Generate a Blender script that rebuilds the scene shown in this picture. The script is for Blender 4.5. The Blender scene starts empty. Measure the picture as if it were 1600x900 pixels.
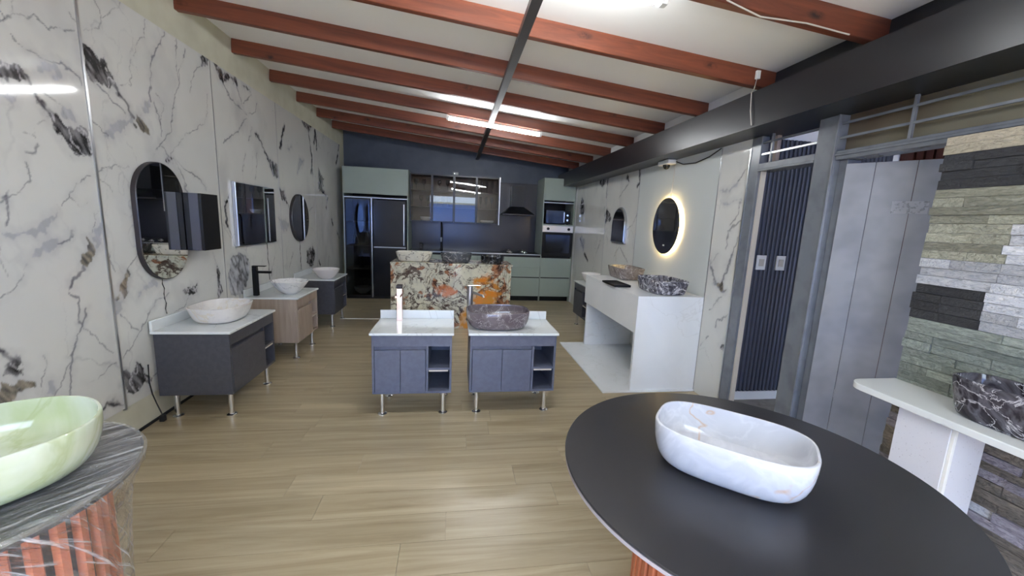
import bpy, bmesh, math, random
import numpy as np
from mathutils import Matrix, Vector
random.seed(7)
scene = bpy.context.scene
col = scene.collection

# ------------------------------------------------------------------ camera, sky, sun, exposure
F_PX = 618.0
camd = bpy.data.cameras.new('camera'); cam = bpy.data.objects.new('camera', camd); col.objects.link(cam)
camd.sensor_fit = 'HORIZONTAL'; camd.sensor_width = 36.0; camd.lens = F_PX / 1600 * 36.0
camd.clip_start = 0.02; camd.clip_end = 200
R = np.array([[0.989063, -0.141233, 0.042509], [0.018394, -0.167848, -0.985641], [0.14634, 0.975643, -0.163415]])            # rows: image right, image down, forward, in world axes
m = Matrix(((R[0][0], -R[1][0], -R[2][0], 0), (R[0][1], -R[1][1], -R[2][1], 0), (R[0][2], -R[1][2], -R[2][2], 1.45), (0, 0, 0, 1)))
cam.matrix_world = m
scene.camera = cam

world = bpy.data.worlds.new('sky'); scene.world = world; world.use_nodes = True
bg = world.node_tree.nodes['Background']
bg.inputs[0].default_value = (0.66, 0.80, 1.0, 1); bg.inputs[1].default_value = 12.0
sund = bpy.data.lights.new('sun', 'SUN'); sund.energy = 55.0; sund.angle = math.radians(0.6); sund.color = (1, 0.95, 0.86)
sun = bpy.data.objects.new('sun', sund); col.objects.link(sun)
sun.rotation_euler = Vector((0.12, 0.42, -1.0)).to_track_quat('-Z', 'Y').to_euler()
scene.view_settings.view_transform = 'Standard'; scene.view_settings.look = 'None'
scene.view_settings.gamma = 1.0; scene.view_settings.exposure = 0.3
scene.view_settings.use_curve_mapping = False
TUBE_STRENGTH = 118.0

# ------------------------------------------------------------------ helpers
class MB:
    def __init__(self): self.v = []; self.f = []; self.s = []
    def add(self, vs, fs, smooth=False):
        o = len(self.v); self.v += [tuple(p) for p in vs]
        self.f += [tuple(i + o for i in f) for f in fs]; self.s += [smooth] * len(fs); return self
    def box(self, x0, x1, y0, y1, z0, z1):
        return self.add([(x0,y0,z0),(x1,y0,z0),(x1,y1,z0),(x0,y1,z0),(x0,y0,z1),(x1,y0,z1),(x1,y1,z1),(x0,y1,z1)],
            [(0,3,2,1),(4,5,6,7),(0,1,5,4),(1,2,6,5),(2,3,7,6),(3,0,4,7)])
    def rings(self, rings, cap0=True, cap1=True, smooth=True, closed=False):
        n = len(rings[0]); vs = [p for r in rings for p in r]; fs = []
        m_ = len(rings)
        for i in range(m_ if closed else m_ - 1):
            for j in range(n):
                a = i*n+j; b = i*n+(j+1)%n; c_ = ((i+1)%m_)*n+(j+1)%n; d = ((i+1)%m_)*n+j
                fs.append((a,b,c_,d))
        self.add(vs, fs, smooth)
        o = len(self.v) - len(vs)
        if not closed:
            if cap0: self.f.append(tuple(o+j for j in reversed(range(n)))); self.s.append(False)
            if cap1: self.f.append(tuple(o+(m_-1)*n+j for j in range(n))); self.s.append(False)
        return self
    def lathe(self, prof, n=24, cx=0, cy=0, cap0=True, cap1=True):
        return self.rings([[(cx+r*math.cos(2*math.pi*j/n), cy+r*math.sin(2*math.pi*j/n), z) for j in range(n)] for r, z in prof], cap0, cap1)
    def tube(self, pts, r, n=8, smooth=True):
        pts = [Vector(p) for p in pts]; rr = []
        up = Vector((0, 0, 1))
        for i, p in enumerate(pts):
            t = (pts[min(i+1, len(pts)-1)] - pts[max(i-1, 0)]).normalized()
            a = t.cross(up)
            if a.length < 1e-3: a = t.cross(Vector((1, 0, 0)))
            a.normalize(); b = a.cross(t)
            rr.append([tuple(p + r*(math.cos(2*math.pi*j/n)*a + math.sin(2*math.pi*j/n)*b)) for j in range(n)])
        return self.rings(rr, True, True, smooth)
    def prism(self, poly, axis, a, b):      # poly: 2-D points; axis 'x','y','z' is the extrusion axis
        def P(u, w, t): return {'x': (t,u,w), 'y': (u,t,w), 'z': (u,w,t)}[axis]
        n = len(poly)
        return self.add([P(u,w,a) for u,w in poly]+[P(u,w,b) for u,w in poly],
            [tuple(range(n))[::-1], tuple(range(n,2*n))]+[(i,(i+1)%n,n+(i+1)%n,n+i) for i in range(n)])
    def mesh(self, name):
        me = bpy.data.meshes.new(name); me.from_pydata(self.v, [], self.f)
        me.polygons.foreach_set('use_smooth', self.s); 
        bm = bmesh.new(); bm.from_mesh(me); bmesh.ops.recalc_face_normals(bm, faces=bm.faces); bm.to_mesh(me); bm.free()
        me.set_sharp_from_angle(angle=0.7)
        return me
def B(*a): return MB().box(*a)
def link(name, me, mat, parent=None, bevel=0, kind=None, label=None):
    o = bpy.data.objects.new(name, me); col.objects.link(o)
    if mat and not me.materials: me.materials.append(mat)
    if parent: o.parent = parent
    if kind: o['kind'] = kind
    if label: o['label'] = label
    if bevel:
        b = o.modifiers.new('bevel', 'BEVEL'); b.width = bevel; b.segments = 2; b.limit_method = 'ANGLE'; b.angle_limit = 0.7
    return o
def part(name, mb, mat, parent, bevel=0, kind=None, label=None): return link(name, mb.mesh(name), mat, parent, bevel, kind, label)
def struct(name, mb, mat, bevel=0, label=None): return link(name, mb.mesh(name), mat, None, bevel, 'structure', label)
def thing(name, label, cat, loc=(0,0,0), rz=0, group=None):
    o = bpy.data.objects.new(name, None); col.objects.link(o); o.empty_display_size = 0.05
    o.location = loc; o.rotation_euler = (0,0,rz); o['label'] = label; o['category'] = cat
    if group: o['group'] = group
    return o
def single(name, mb, mat, label, cat, loc=(0,0,0), rz=0, group=None, bevel=0):
    o = link(name, mb.mesh(name), mat, None, bevel); o.location = loc; o.rotation_euler = (0,0,rz)
    o['label'] = label; o['category'] = cat
    if group: o['group'] = group
    return o

# ------------------------------------------------------------------ materials
def srgb(r, g, b):
    f = lambda c: (c/255/12.92) if c/255 <= 0.04045 else ((c/255+0.055)/1.055)**2.4
    return (f(r), f(g), f(b), 1)
def mat(name, c, rough=0.5, metal=0.0, spec=0.5, emit=None, es=0, coat=0):
    mt = bpy.data.materials.new(name); mt.use_nodes = True; p = mt.node_tree.nodes['Principled BSDF']
    p.inputs['Base Color'].default_value = c; p.inputs['Roughness'].default_value = rough
    p.inputs['Metallic'].default_value = metal; p.inputs['Specular IOR Level'].default_value = spec
    if coat: p.inputs['Coat Weight'].default_value = coat; p.inputs['Coat Roughness'].default_value = 0.05
    if emit: p.inputs['Emission Color'].default_value = emit; p.inputs['Emission Strength'].default_value = es
    return mt
class NT:
    def __init__(self, mt): self.t = mt.node_tree; self.p = self.t.nodes['Principled BSDF']
    def n(self, typ, **kw):
        nd = self.t.nodes.new(typ)
        for k, v in kw.items():
            if k in nd.inputs: self.set(nd, k, v)
            else: setattr(nd, k, v)
        return nd
    def set(self, nd, k, v):
        if hasattr(v, 'is_output'): self.t.links.new(v, nd.inputs[k])
        else: nd.inputs[k].default_value = v
    def coord(self, scale=(1,1,1), which='Object', loc=(0,0,0), rot=(0,0,0)):
        tc = self.n('ShaderNodeTexCoord'); mp = self.n('ShaderNodeMapping', Vector=tc.outputs[which])
        mp.inputs['Scale'].default_value = scale; mp.inputs['Location'].default_value = loc; mp.inputs['Rotation'].default_value = rot
        return mp.outputs[0]
    def noise(self, vec, scale, detail=5, dist=0.0, rough=0.55):
        return self.n('ShaderNodeTexNoise', Vector=vec, Scale=scale, Detail=detail, Distortion=dist, Roughness=rough).outputs['Fac']
    def math(self, op, a, b=0.0):
        nd = self.t.nodes.new('ShaderNodeMath'); nd.operation = op; self.set(nd, 0, a); self.set(nd, 1, b); return nd.outputs[0]
    def rng(self, v, a, b, c_=0.0, d=1.0):
        return self.n('ShaderNodeMapRange', **{'Value': v, 'From Min': a, 'From Max': b, 'To Min': c_, 'To Max': d}).outputs[0]
    def mix(self, fac, a, b):
        nd = self.t.nodes.new('ShaderNodeMix'); nd.data_type = 'RGBA'
        self.set(nd, 0, fac)
        self.set(nd, 6, a); self.set(nd, 7, b); return nd.outputs[2]
    def color(self, c): self.t.links.new(c, self.p.inputs['Base Color'])
    def bump(self, h, strength=0.2, dist=0.01):
        b = self.n('ShaderNodeBump', Height=h, Strength=strength, Distance=dist); self.t.links.new(b.outputs[0], self.p.inputs['Normal'])
def veined(name, base, cloud, veins, rough=0.08, cscale=4, seed=0, coat=0):
    """polished stone / glazed marble: cloudy base with ridge-noise veins [(colour, scale, width, strength, distortion)]"""
    mt = mat(name, base, rough, coat=coat); t = NT(mt); v = t.coord(loc=(seed*3.1, seed*1.7, seed*0.9))
    c_ = t.mix(t.rng(t.noise(v, cscale, 4, 0.8), 0.35, 0.7), base, cloud)
    for i, (vc, sc, w, st, ds) in enumerate(veins):
        vv = t.coord(loc=(seed*1.3+i*5, i*2.2, seed))
        r = t.math('ABSOLUTE', t.math('SUBTRACT', t.noise(vv, sc, 5, ds), 0.5))
        c_ = t.mix(t.math('MULTIPLY', t.rng(r, 0.0, w, 1, 0), st), c_, vc)
    t.color(c_); return mt
def speck(name, base, dark, rough, scale=60, lo=0.62, hi=0.7):
    mt = mat(name, base, rough); t = NT(mt); v = t.coord()
    t.color(t.mix(t.rng(t.noise(v, scale, 2), lo, hi), base, dark)); return mt
def grain(name, c0, c1, axis=0, rough=0.5, scale=8.0, stretch=14.0, rnd=0.0, knots=None, spec=0.5):
    mt = mat(name, c0, rough, spec=spec); t = NT(mt)
    s = [stretch]*3; s[axis] = 1.0
    tc = t.n('ShaderNodeTexCoord'); oi = t.n('ShaderNodeObjectInfo')
    add = t.n('ShaderNodeVectorMath', operation='MULTIPLY_ADD'); t.t.links.new(oi.outputs['Location'], add.inputs[0])
    add.inputs[1].default_value = (1.37, 2.11, 1.9); t.t.links.new(tc.outputs['Object'], add.inputs[2])
    mp = t.n('ShaderNodeMapping', Vector=add.outputs[0]); mp.inputs['Scale'].default_value = s
    c_ = t.mix(t.rng(t.noise(mp.outputs[0], scale*0.25, 8, 1.2, 0.65), 0.3, 0.7), c0, c1)
    if knots:
        mp2 = t.n('ShaderNodeMapping', Vector=add.outputs[0]); s2 = [2.2]*3; s2[axis] = 1.0; mp2.inputs['Scale'].default_value = s2
        vo = t.n('ShaderNodeTexVoronoi', Vector=mp2.outputs[0], Scale=3.2)
        c_ = t.mix(t.math('MULTIPLY', t.rng(vo.outputs['Distance'], 0.06, 0.2, 1, 0), t.rng(t.noise(add.outputs[0], 25, 3), 0.3, 0.6)), c_, knots)
    if rnd:
        hs = t.n('ShaderNodeHueSaturation', Color=c_); t.t.links.new(t.rng(oi.outputs['Random'], 0, 1, 1-rnd, 1+rnd), hs.inputs['Value']); c_ = hs.outputs[0]
    t.color(c_); return mt
def glassy(name, tint, rough=0.02, ior=1.5, gloss=(1,1,1,1)):
    mt = bpy.data.materials.new(name); mt.use_nodes = True; nt = mt.node_tree; nt.nodes.clear()
    o = nt.nodes.new('ShaderNodeOutputMaterial'); mx = nt.nodes.new('ShaderNodeMixShader'); fr = nt.nodes.new('ShaderNodeFresnel')
    tr = nt.nodes.new('ShaderNodeBsdfTransparent'); gl = nt.nodes.new('ShaderNodeBsdfGlossy')
    fr.inputs['IOR'].default_value = ior; tr.inputs['Color'].default_value = tint; gl.inputs['Roughness'].default_value = rough; gl.inputs['Color'].default_value = gloss
    ge = nt.nodes.new('ShaderNodeNewGeometry'); sb = nt.nodes.new('ShaderNodeMath'); sb.operation = 'SUBTRACT'; sb.inputs[0].default_value = 1.0; nt.links.new(ge.outputs['Backfacing'], sb.inputs[1])
    ml = nt.nodes.new('ShaderNodeMath'); ml.operation = 'MULTIPLY'; nt.links.new(fr.outputs[0], ml.inputs[0]); nt.links.new(sb.outputs[0], ml.inputs[1])   # one reflection per pane
    nt.links.new(ml.outputs[0], mx.inputs[0]); nt.links.new(tr.outputs[0], mx.inputs[1]); nt.links.new(gl.outputs[0], mx.inputs[2]); nt.links.new(mx.outputs[0], o.inputs[0])
    return mt

W = {}
W['cream'] = speck('cream_plaster', srgb(206,204,184), srgb(198,195,174), 0.8, 6, 0.4, 0.7)
W['ceil'] = mat('white_board', srgb(240,241,241), 0.6)
W['rafter'] = grain('stained_pine', srgb(132,72,48), srgb(90,47,34), 0, 0.42, 5.0, 16.0, 0.1, srgb(40,18,18))
W['char'] = mat('charcoal_paint', srgb(32,34,38), 0.3, spec=0.35)
W['steel_dk'] = mat('dark_steel', srgb(62,58,60), 0.4, 0.4)
W['navy'] = speck('navy_wall', srgb(66,74,88), srgb(58,66,80), 0.5, 5, 0.4, 0.7)
W['splash'] = mat('dark_gloss_panel', srgb(48,48,56), 0.22)
W['sage'] = mat('sage_laminate', srgb(152,164,154), 0.45)
W['alu'] = mat('aluminium', srgb(190,192,194), 0.28, 0.9)
W['chrome'] = mat('chrome', srgb(232,233,235), 0.16, 1.0)
W['nickel'] = mat('brushed_nickel', srgb(170,170,172), 0.28, 1.0)
W['black'] = mat('black_gloss', srgb(16,17,20), 0.1)
W['blackm'] = mat('black_matt', srgb(17,17,19), 0.45, spec=0.25)
W['fridge'] = mat('fridge_black', srgb(30,32,38), 0.2, 0.3)
W['dark'] = mat('dark_gap', srgb(22,23,27), 0.6)
W['slate_lam'] = speck('slate_blue_laminate', srgb(94,99,117), srgb(88,93,111), 0.4, 30, 0.4, 0.6)
W['char_lam'] = speck('charcoal_laminate', srgb(70,71,79), srgb(64,65,73), 0.42, 30, 0.4, 0.6)
W['oak_lam'] = grain('pale_oak_laminate', srgb(176,160,146), srgb(150,134,121), 2, 0.45, 5.0, 14.0)
W['quartz'] = veined('white_quartz', srgb(224,228,228), srgb(216,221,222), [(srgb(165,168,172), 0.7, 0.0025, 0.4, 0.5)], 0.12, 2)
W['console'] = veined('pale_sintered_stone', srgb(234,237,240), srgb(226,230,233), [(srgb(205,206,206), 1.0, 0.006, 0.35, 0.6)], 0.25, 2, 3)
W['leg_stone'] = speck('speckled_quartz', srgb(214,215,222), srgb(160,160,168), 0.25, 150, 0.68, 0.75)
W['plainpanel'] = mat('plain_white_panel', srgb(205,210,208), 0.12)
W['mirror'] = mat('mirror_glass', (0.72,0.74,0.75,1), 0.015, 1.0)
W['frame_grey'] = speck('grey_gloss_paint', srgb(112,117,124), srgb(98,103,110), 0.25, 9, 0.45, 0.75)
W['door_grey'] = speck('grey_door_paint', srgb(134,136,143), srgb(118,121,129), 0.26, 6, 0.4, 0.7)
W['flute_navy'] = mat('navy_flute', srgb(74,78,90), 0.45)
W['concrete'] = speck('grey_concrete', srgb(150,148,145), srgb(128,126,124), 0.8, 14, 0.4, 0.7)
W['white'] = mat('white_plastic', srgb(232,232,228), 0.4)
W['cord_w'] = mat('white_cord', srgb(196,190,178), 0.5)
W['cord_b'] = mat('black_cord', srgb(28,28,30), 0.5)
W['terracotta'] = grain('terracotta_slat', srgb(198,116,80), srgb(172,96,66), 2, 0.45, 6.0, 12.0, 0.06)
W['tabletop'] = speck('matt_black_top', srgb(42,42,46), srgb(40,40,44), 0.3, 8, 0.4, 0.7)
W['tabedge'] = mat('pale_core_edge', srgb(166,160,166), 0.45)
W['blue_wall'] = speck('blue_painted_wall', srgb(104,136,206), srgb(96,126,196), 0.7, 3, 0.4, 0.7)
W['paving'] = speck('paving', srgb(170,166,160), srgb(146,142,137), 0.85, 4, 0.4, 0.7)
W['brownslat'] = grain('red_brown_timber', srgb(104,54,42), srgb(78,40,32), 2, 0.5)
W['tube'] = mat('tube_glow', (1,1,1,1), 0.5, emit=(0.95,0.98,1.0,1), es=TUBE_STRENGTH)
W['led'] = mat('warm_led', (1,0.8,0.5,1), 0.5, emit=(1.0,0.70,0.30,1), es=22.0)
W['glass'] = glassy('grey_tinted_glass', (0.82,0.82,0.82,1))
W['glass_dk'] = glassy('dark_tinted_glass', (0.5,0.52,0.55,1))
W['glass_clear'] = glassy('drinking_glass', (0.82,0.84,0.85,1), 0.02, 1.7)
W['glass_olive'] = speck('olive_frosted_glass', srgb(86,74,62), srgb(114,110,94), 0.2, 1.6, 0.4, 0.6)
W['inside'] = mat('cabinet_inside', srgb(120,112,102), 0.6)
# floor planks
W['plank'] = grain('oak_plank', srgb(183,169,141), srgb(142,127,99), 0, 0.3, 3.2, 15.0, 0.08)
W['floorgap'] = mat('plank_joint', srgb(120,106,84), 0.7)
# polished wall marble reads its colour from the panel's own colour attribute
mm = mat('polished_marble_panel', (0.7,0.7,0.7,1), 0.06); t_ = NT(mm)
at = t_.n('ShaderNodeVertexColor'); at.layer_name = 'stone'; t_.color(at.outputs[0]); W['marble'] = mm
# onyx-print island
mo = mat('onyx_slab', srgb(222,214,188), 0.12); t = NT(mo); v = t.coord(); nz = t.n('ShaderNodeTexNoise', Vector=v, Scale=3.0, Detail=4.0)
wv = t.n('ShaderNodeVectorMath', operation='MULTIPLY_ADD'); t.t.links.new(nz.outputs['Color'], wv.inputs[0]); wv.inputs[1].default_value = (0.35,0.35,0.35); t.t.links.new(v, wv.inputs[2])
c_ = t.mix(t.rng(t.noise(v, 6, 5, 0.5), 0.35, 0.7), srgb(226,221,198), srgb(200,199,180))
c_ = t.mix(t.math('MULTIPLY', t.rng(t.noise(wv.outputs[0], 4.6, 3, 1.2), 0.55, 0.60), 0.9), c_, t.mix(t.rng(t.noise(v, 14, 4), 0.4, 0.6), srgb(178,112,66), srgb(128,72,44)))
for sc_, w_, st_ in ((1.9, 0.026, 0.9), (3.6, 0.03, 0.9), (7.0, 0.028, 0.6)):
    rdg = t.math('ABSOLUTE', t.math('SUBTRACT', t.noise(wv.outputs[0], sc_, 5, 0.9, 0.6), 0.5))
    msk = t.rng(t.noise(v, sc_*1.3+1, 3), 0.45, 0.53)
    c_ = t.mix(t.math('MULTIPLY', t.math('MULTIPLY', t.rng(rdg, w_*0.4, w_, 1, 0), msk), st_), c_, srgb(64,40,34))
def blob(cx, cz, rx, rz):
    s_ = t.n('ShaderNodeSeparateXYZ', Vector=v); a_ = t.math('DIVIDE', t.math('SUBTRACT', s_.outputs[0], cx), rx); b_ = t.math('DIVIDE', t.math('SUBTRACT', s_.outputs[2], cz), rz)
    d_ = t.math('ADD', t.math('MULTIPLY', a_, a_), t.math('MULTIPLY', b_, b_))
    return t.rng(t.math('ADD', d_, t.math('MULTIPLY', t.noise(v, 5, 6, 0.8), 5.0)), 2.5, 3.3, 1, 0)
c_ = t.mix(blob(0.42, 0.48, 0.26, 0.28), c_, t.mix(t.rng(t.noise(v, 9, 4), 0.4, 0.65), srgb(226,140,52), srgb(206,150,70)))
c_ = t.mix(t.math('MULTIPLY', blob(-0.08, 0.50, 0.16, 0.10), 0.85), c_, srgb(214,124,72))
c_ = t.mix(blob(0.22, 0.10, 0.14, 0.24), c_, srgb(218,150,62))
t.color(c_); W['onyx'] = mo
# basins
W['b_green'] = veined('green_onyx_glaze', srgb(178,190,152), srgb(202,210,198), [(srgb(162,172,126), 3, 0.03, 0.5, 1.2)], 0.08, 5, 1)
W['b_beige'] = veined('beige_marble_glaze', srgb(230,226,222), srgb(214,210,208), [(srgb(214,200,172), 2.2, 0.012, 0.6, 1.0), (srgb(202,198,198), 5, 0.02, 0.4, 1.0)], 0.07, 5, 2)
W['b_white'] = veined('white_marble_glaze', srgb(236,235,232), srgb(226,226,225), [(srgb(150,148,150), 5, 0.012, 0.6, 0.6)], 0.07, 5, 3)
W['b_plain'] = veined('white_glaze', srgb(236,233,231), srgb(230,226,225), [(srgb(200,194,196), 5, 0.01, 0.3, 0.6)], 0.07, 5, 4)
W['b_grey'] = veined('grey_marble_glaze', srgb(98,90,95), srgb(122,113,117), [(srgb(206,202,204), 7, 0.008, 0.7, 0.9), (srgb(180,176,180), 14, 0.010, 0.5, 0.6)], 0.07, 8, 5)
W['b_cream'] = veined('cream_crackle_glaze', srgb(226,221,204), srgb(206,203,190), [(srgb(52,46,44), 5, 0.02, 0.9, 0.7)], 0.1, 6, 6)
W['b_dkgrey'] = veined('dark_grey_marble_glaze', srgb(66,70,76), srgb(92,96,102), [(srgb(212,214,216), 9, 0.012, 0.85, 0.9)], 0.1, 7, 7)
W['b_black'] = veined('black_marble_glaze', srgb(24,26,30), srgb(40,43,48), [(srgb(190,194,200), 6, 0.008, 0.8, 0.6)], 0.1, 6, 8)
W['b_brown'] = veined('brown_grey_marble_glaze', srgb(112,102,98), srgb(142,132,128), [(srgb(206,200,196), 9, 0.015, 0.7, 0.8), (srgb(72,62,60), 7, 0.02, 0.6, 0.8)], 0.1, 7, 9)
W['b_swirl'] = veined('black_white_swirl_glaze', srgb(60,58,68), srgb(150,150,162), [(srgb(226,226,232), 3.5, 0.05, 0.9, 3.0), (srgb(34,32,40), 4, 0.05, 0.85, 2.4)], 0.08, 7, 10)
W['b_pearl'] = veined('pearl_marble_glaze', srgb(200,203,212), srgb(186,190,200), [(srgb(196,160,126), 1.0, 0.0035, 0.75, 1.0), (srgb(226,228,234), 6, 0.06, 0.3, 1.2)], 0.06, 5, 11)
W['b_smoke'] = veined('black_smoke_marble_glaze', srgb(30,27,33), srgb(56,53,62), [(srgb(120,120,130), 3.2, 0.08, 0.5, 3.0), (srgb(210,210,218), 4.5, 0.016, 0.75, 3.5)], 0.06, 6, 12)

# ------------------------------------------------------------------ the setting
XL, XR, YF, YB = -2.0, 2.19, -1.8, 7.82
def roof(x): return 2.656 - 0.0968*x              # underside of the rafters
# floor: sub-floor slab and laid planks
floor = struct('floor', B(XL-0.1, XR+0.1, YF, YB, -0.06, -0.012), W['floorgap'])
pl = B(-0.5, 0.5, 0.0, 0.1785, -0.0119, 0.0)
pm = pl.mesh('plank'); pm.materials.append(W['plank'])
row = 0; y = YF
while y < 7.3:
    x = XL - 0.02 - random.random()*1.1
    while x < XR + 0.02:
        a, b = max(x, XL-0.02), min(x+1.22, XR+0.02)
        if b - a > 0.03:
            o = bpy.data.objects.new('plank', pm); col.objects.link(o); o.parent = floor
            o.location = ((a+b)/2, y, 0); o.scale = (b-a-0.0012, 1, 1)
        x += 1.22
    y += 0.18
struct('trim_1', B(-1.58, -0.84, 5.735, 5.765, 0.0, 0.006), W['white'], label='pale metal strip across the kitchen floor edge')

# marble colour fields
def vnoise(x, y, seed):
    xi = np.floor(x).astype(np.int64); yi = np.floor(y).astype(np.int64); fx_ = x-xi; fy_ = y-yi
    def h(a, b):
        n = (a*374761393 + b*668265263 + seed*982451653) & 0xffffffff
        n = ((n ^ (n >> 13))*1274126177) & 0xffffffff
        return ((n ^ (n >> 16)) & 0xffff)/65535.0
    u = fx_*fx_*(3-2*fx_); v_ = fy_*fy_*(3-2*fy_)
    return (h(xi,yi)*(1-u)+h(xi+1,yi)*u)*(1-v_)+(h(xi,yi+1)*(1-u)+h(xi+1,yi+1)*u)*v_
def fbm(x, y, seed, oc=4):
    s = 0; a = 0.5
    for i in range(oc): s = s + a*vnoise(x*2**i, y*2**i, seed+i*17); a *= 0.5
    return s/(1-0.5**oc)
def segdist(px, py, pts):
    d = np.full(px.shape, 9.0)
    for (ax, ay), (bx_, by_) in zip(pts[:-1], pts[1:]):
        vx, vy = bx_-ax, by_-ay; L2 = vx*vx+vy*vy+1e-9
        t = np.clip(((px-ax)*vx+(py-ay)*vy)/L2, 0, 1)
        d = np.minimum(d, np.hypot(px-ax-t*vx, py-ay-t*vy))
    return d
def inside(px, py, poly):
    r = np.zeros(px.shape, bool); n = len(poly)
    for i in range(n):
        (ax, ay), (bx_, by_) = poly[i], poly[(i+1) % n]
        if ay == by_: continue
        r ^= ((ay > py) != (by_ > py)) & (px < (bx_-ax)*(py-ay)/(by_-ay)+ax)
    return r
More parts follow.
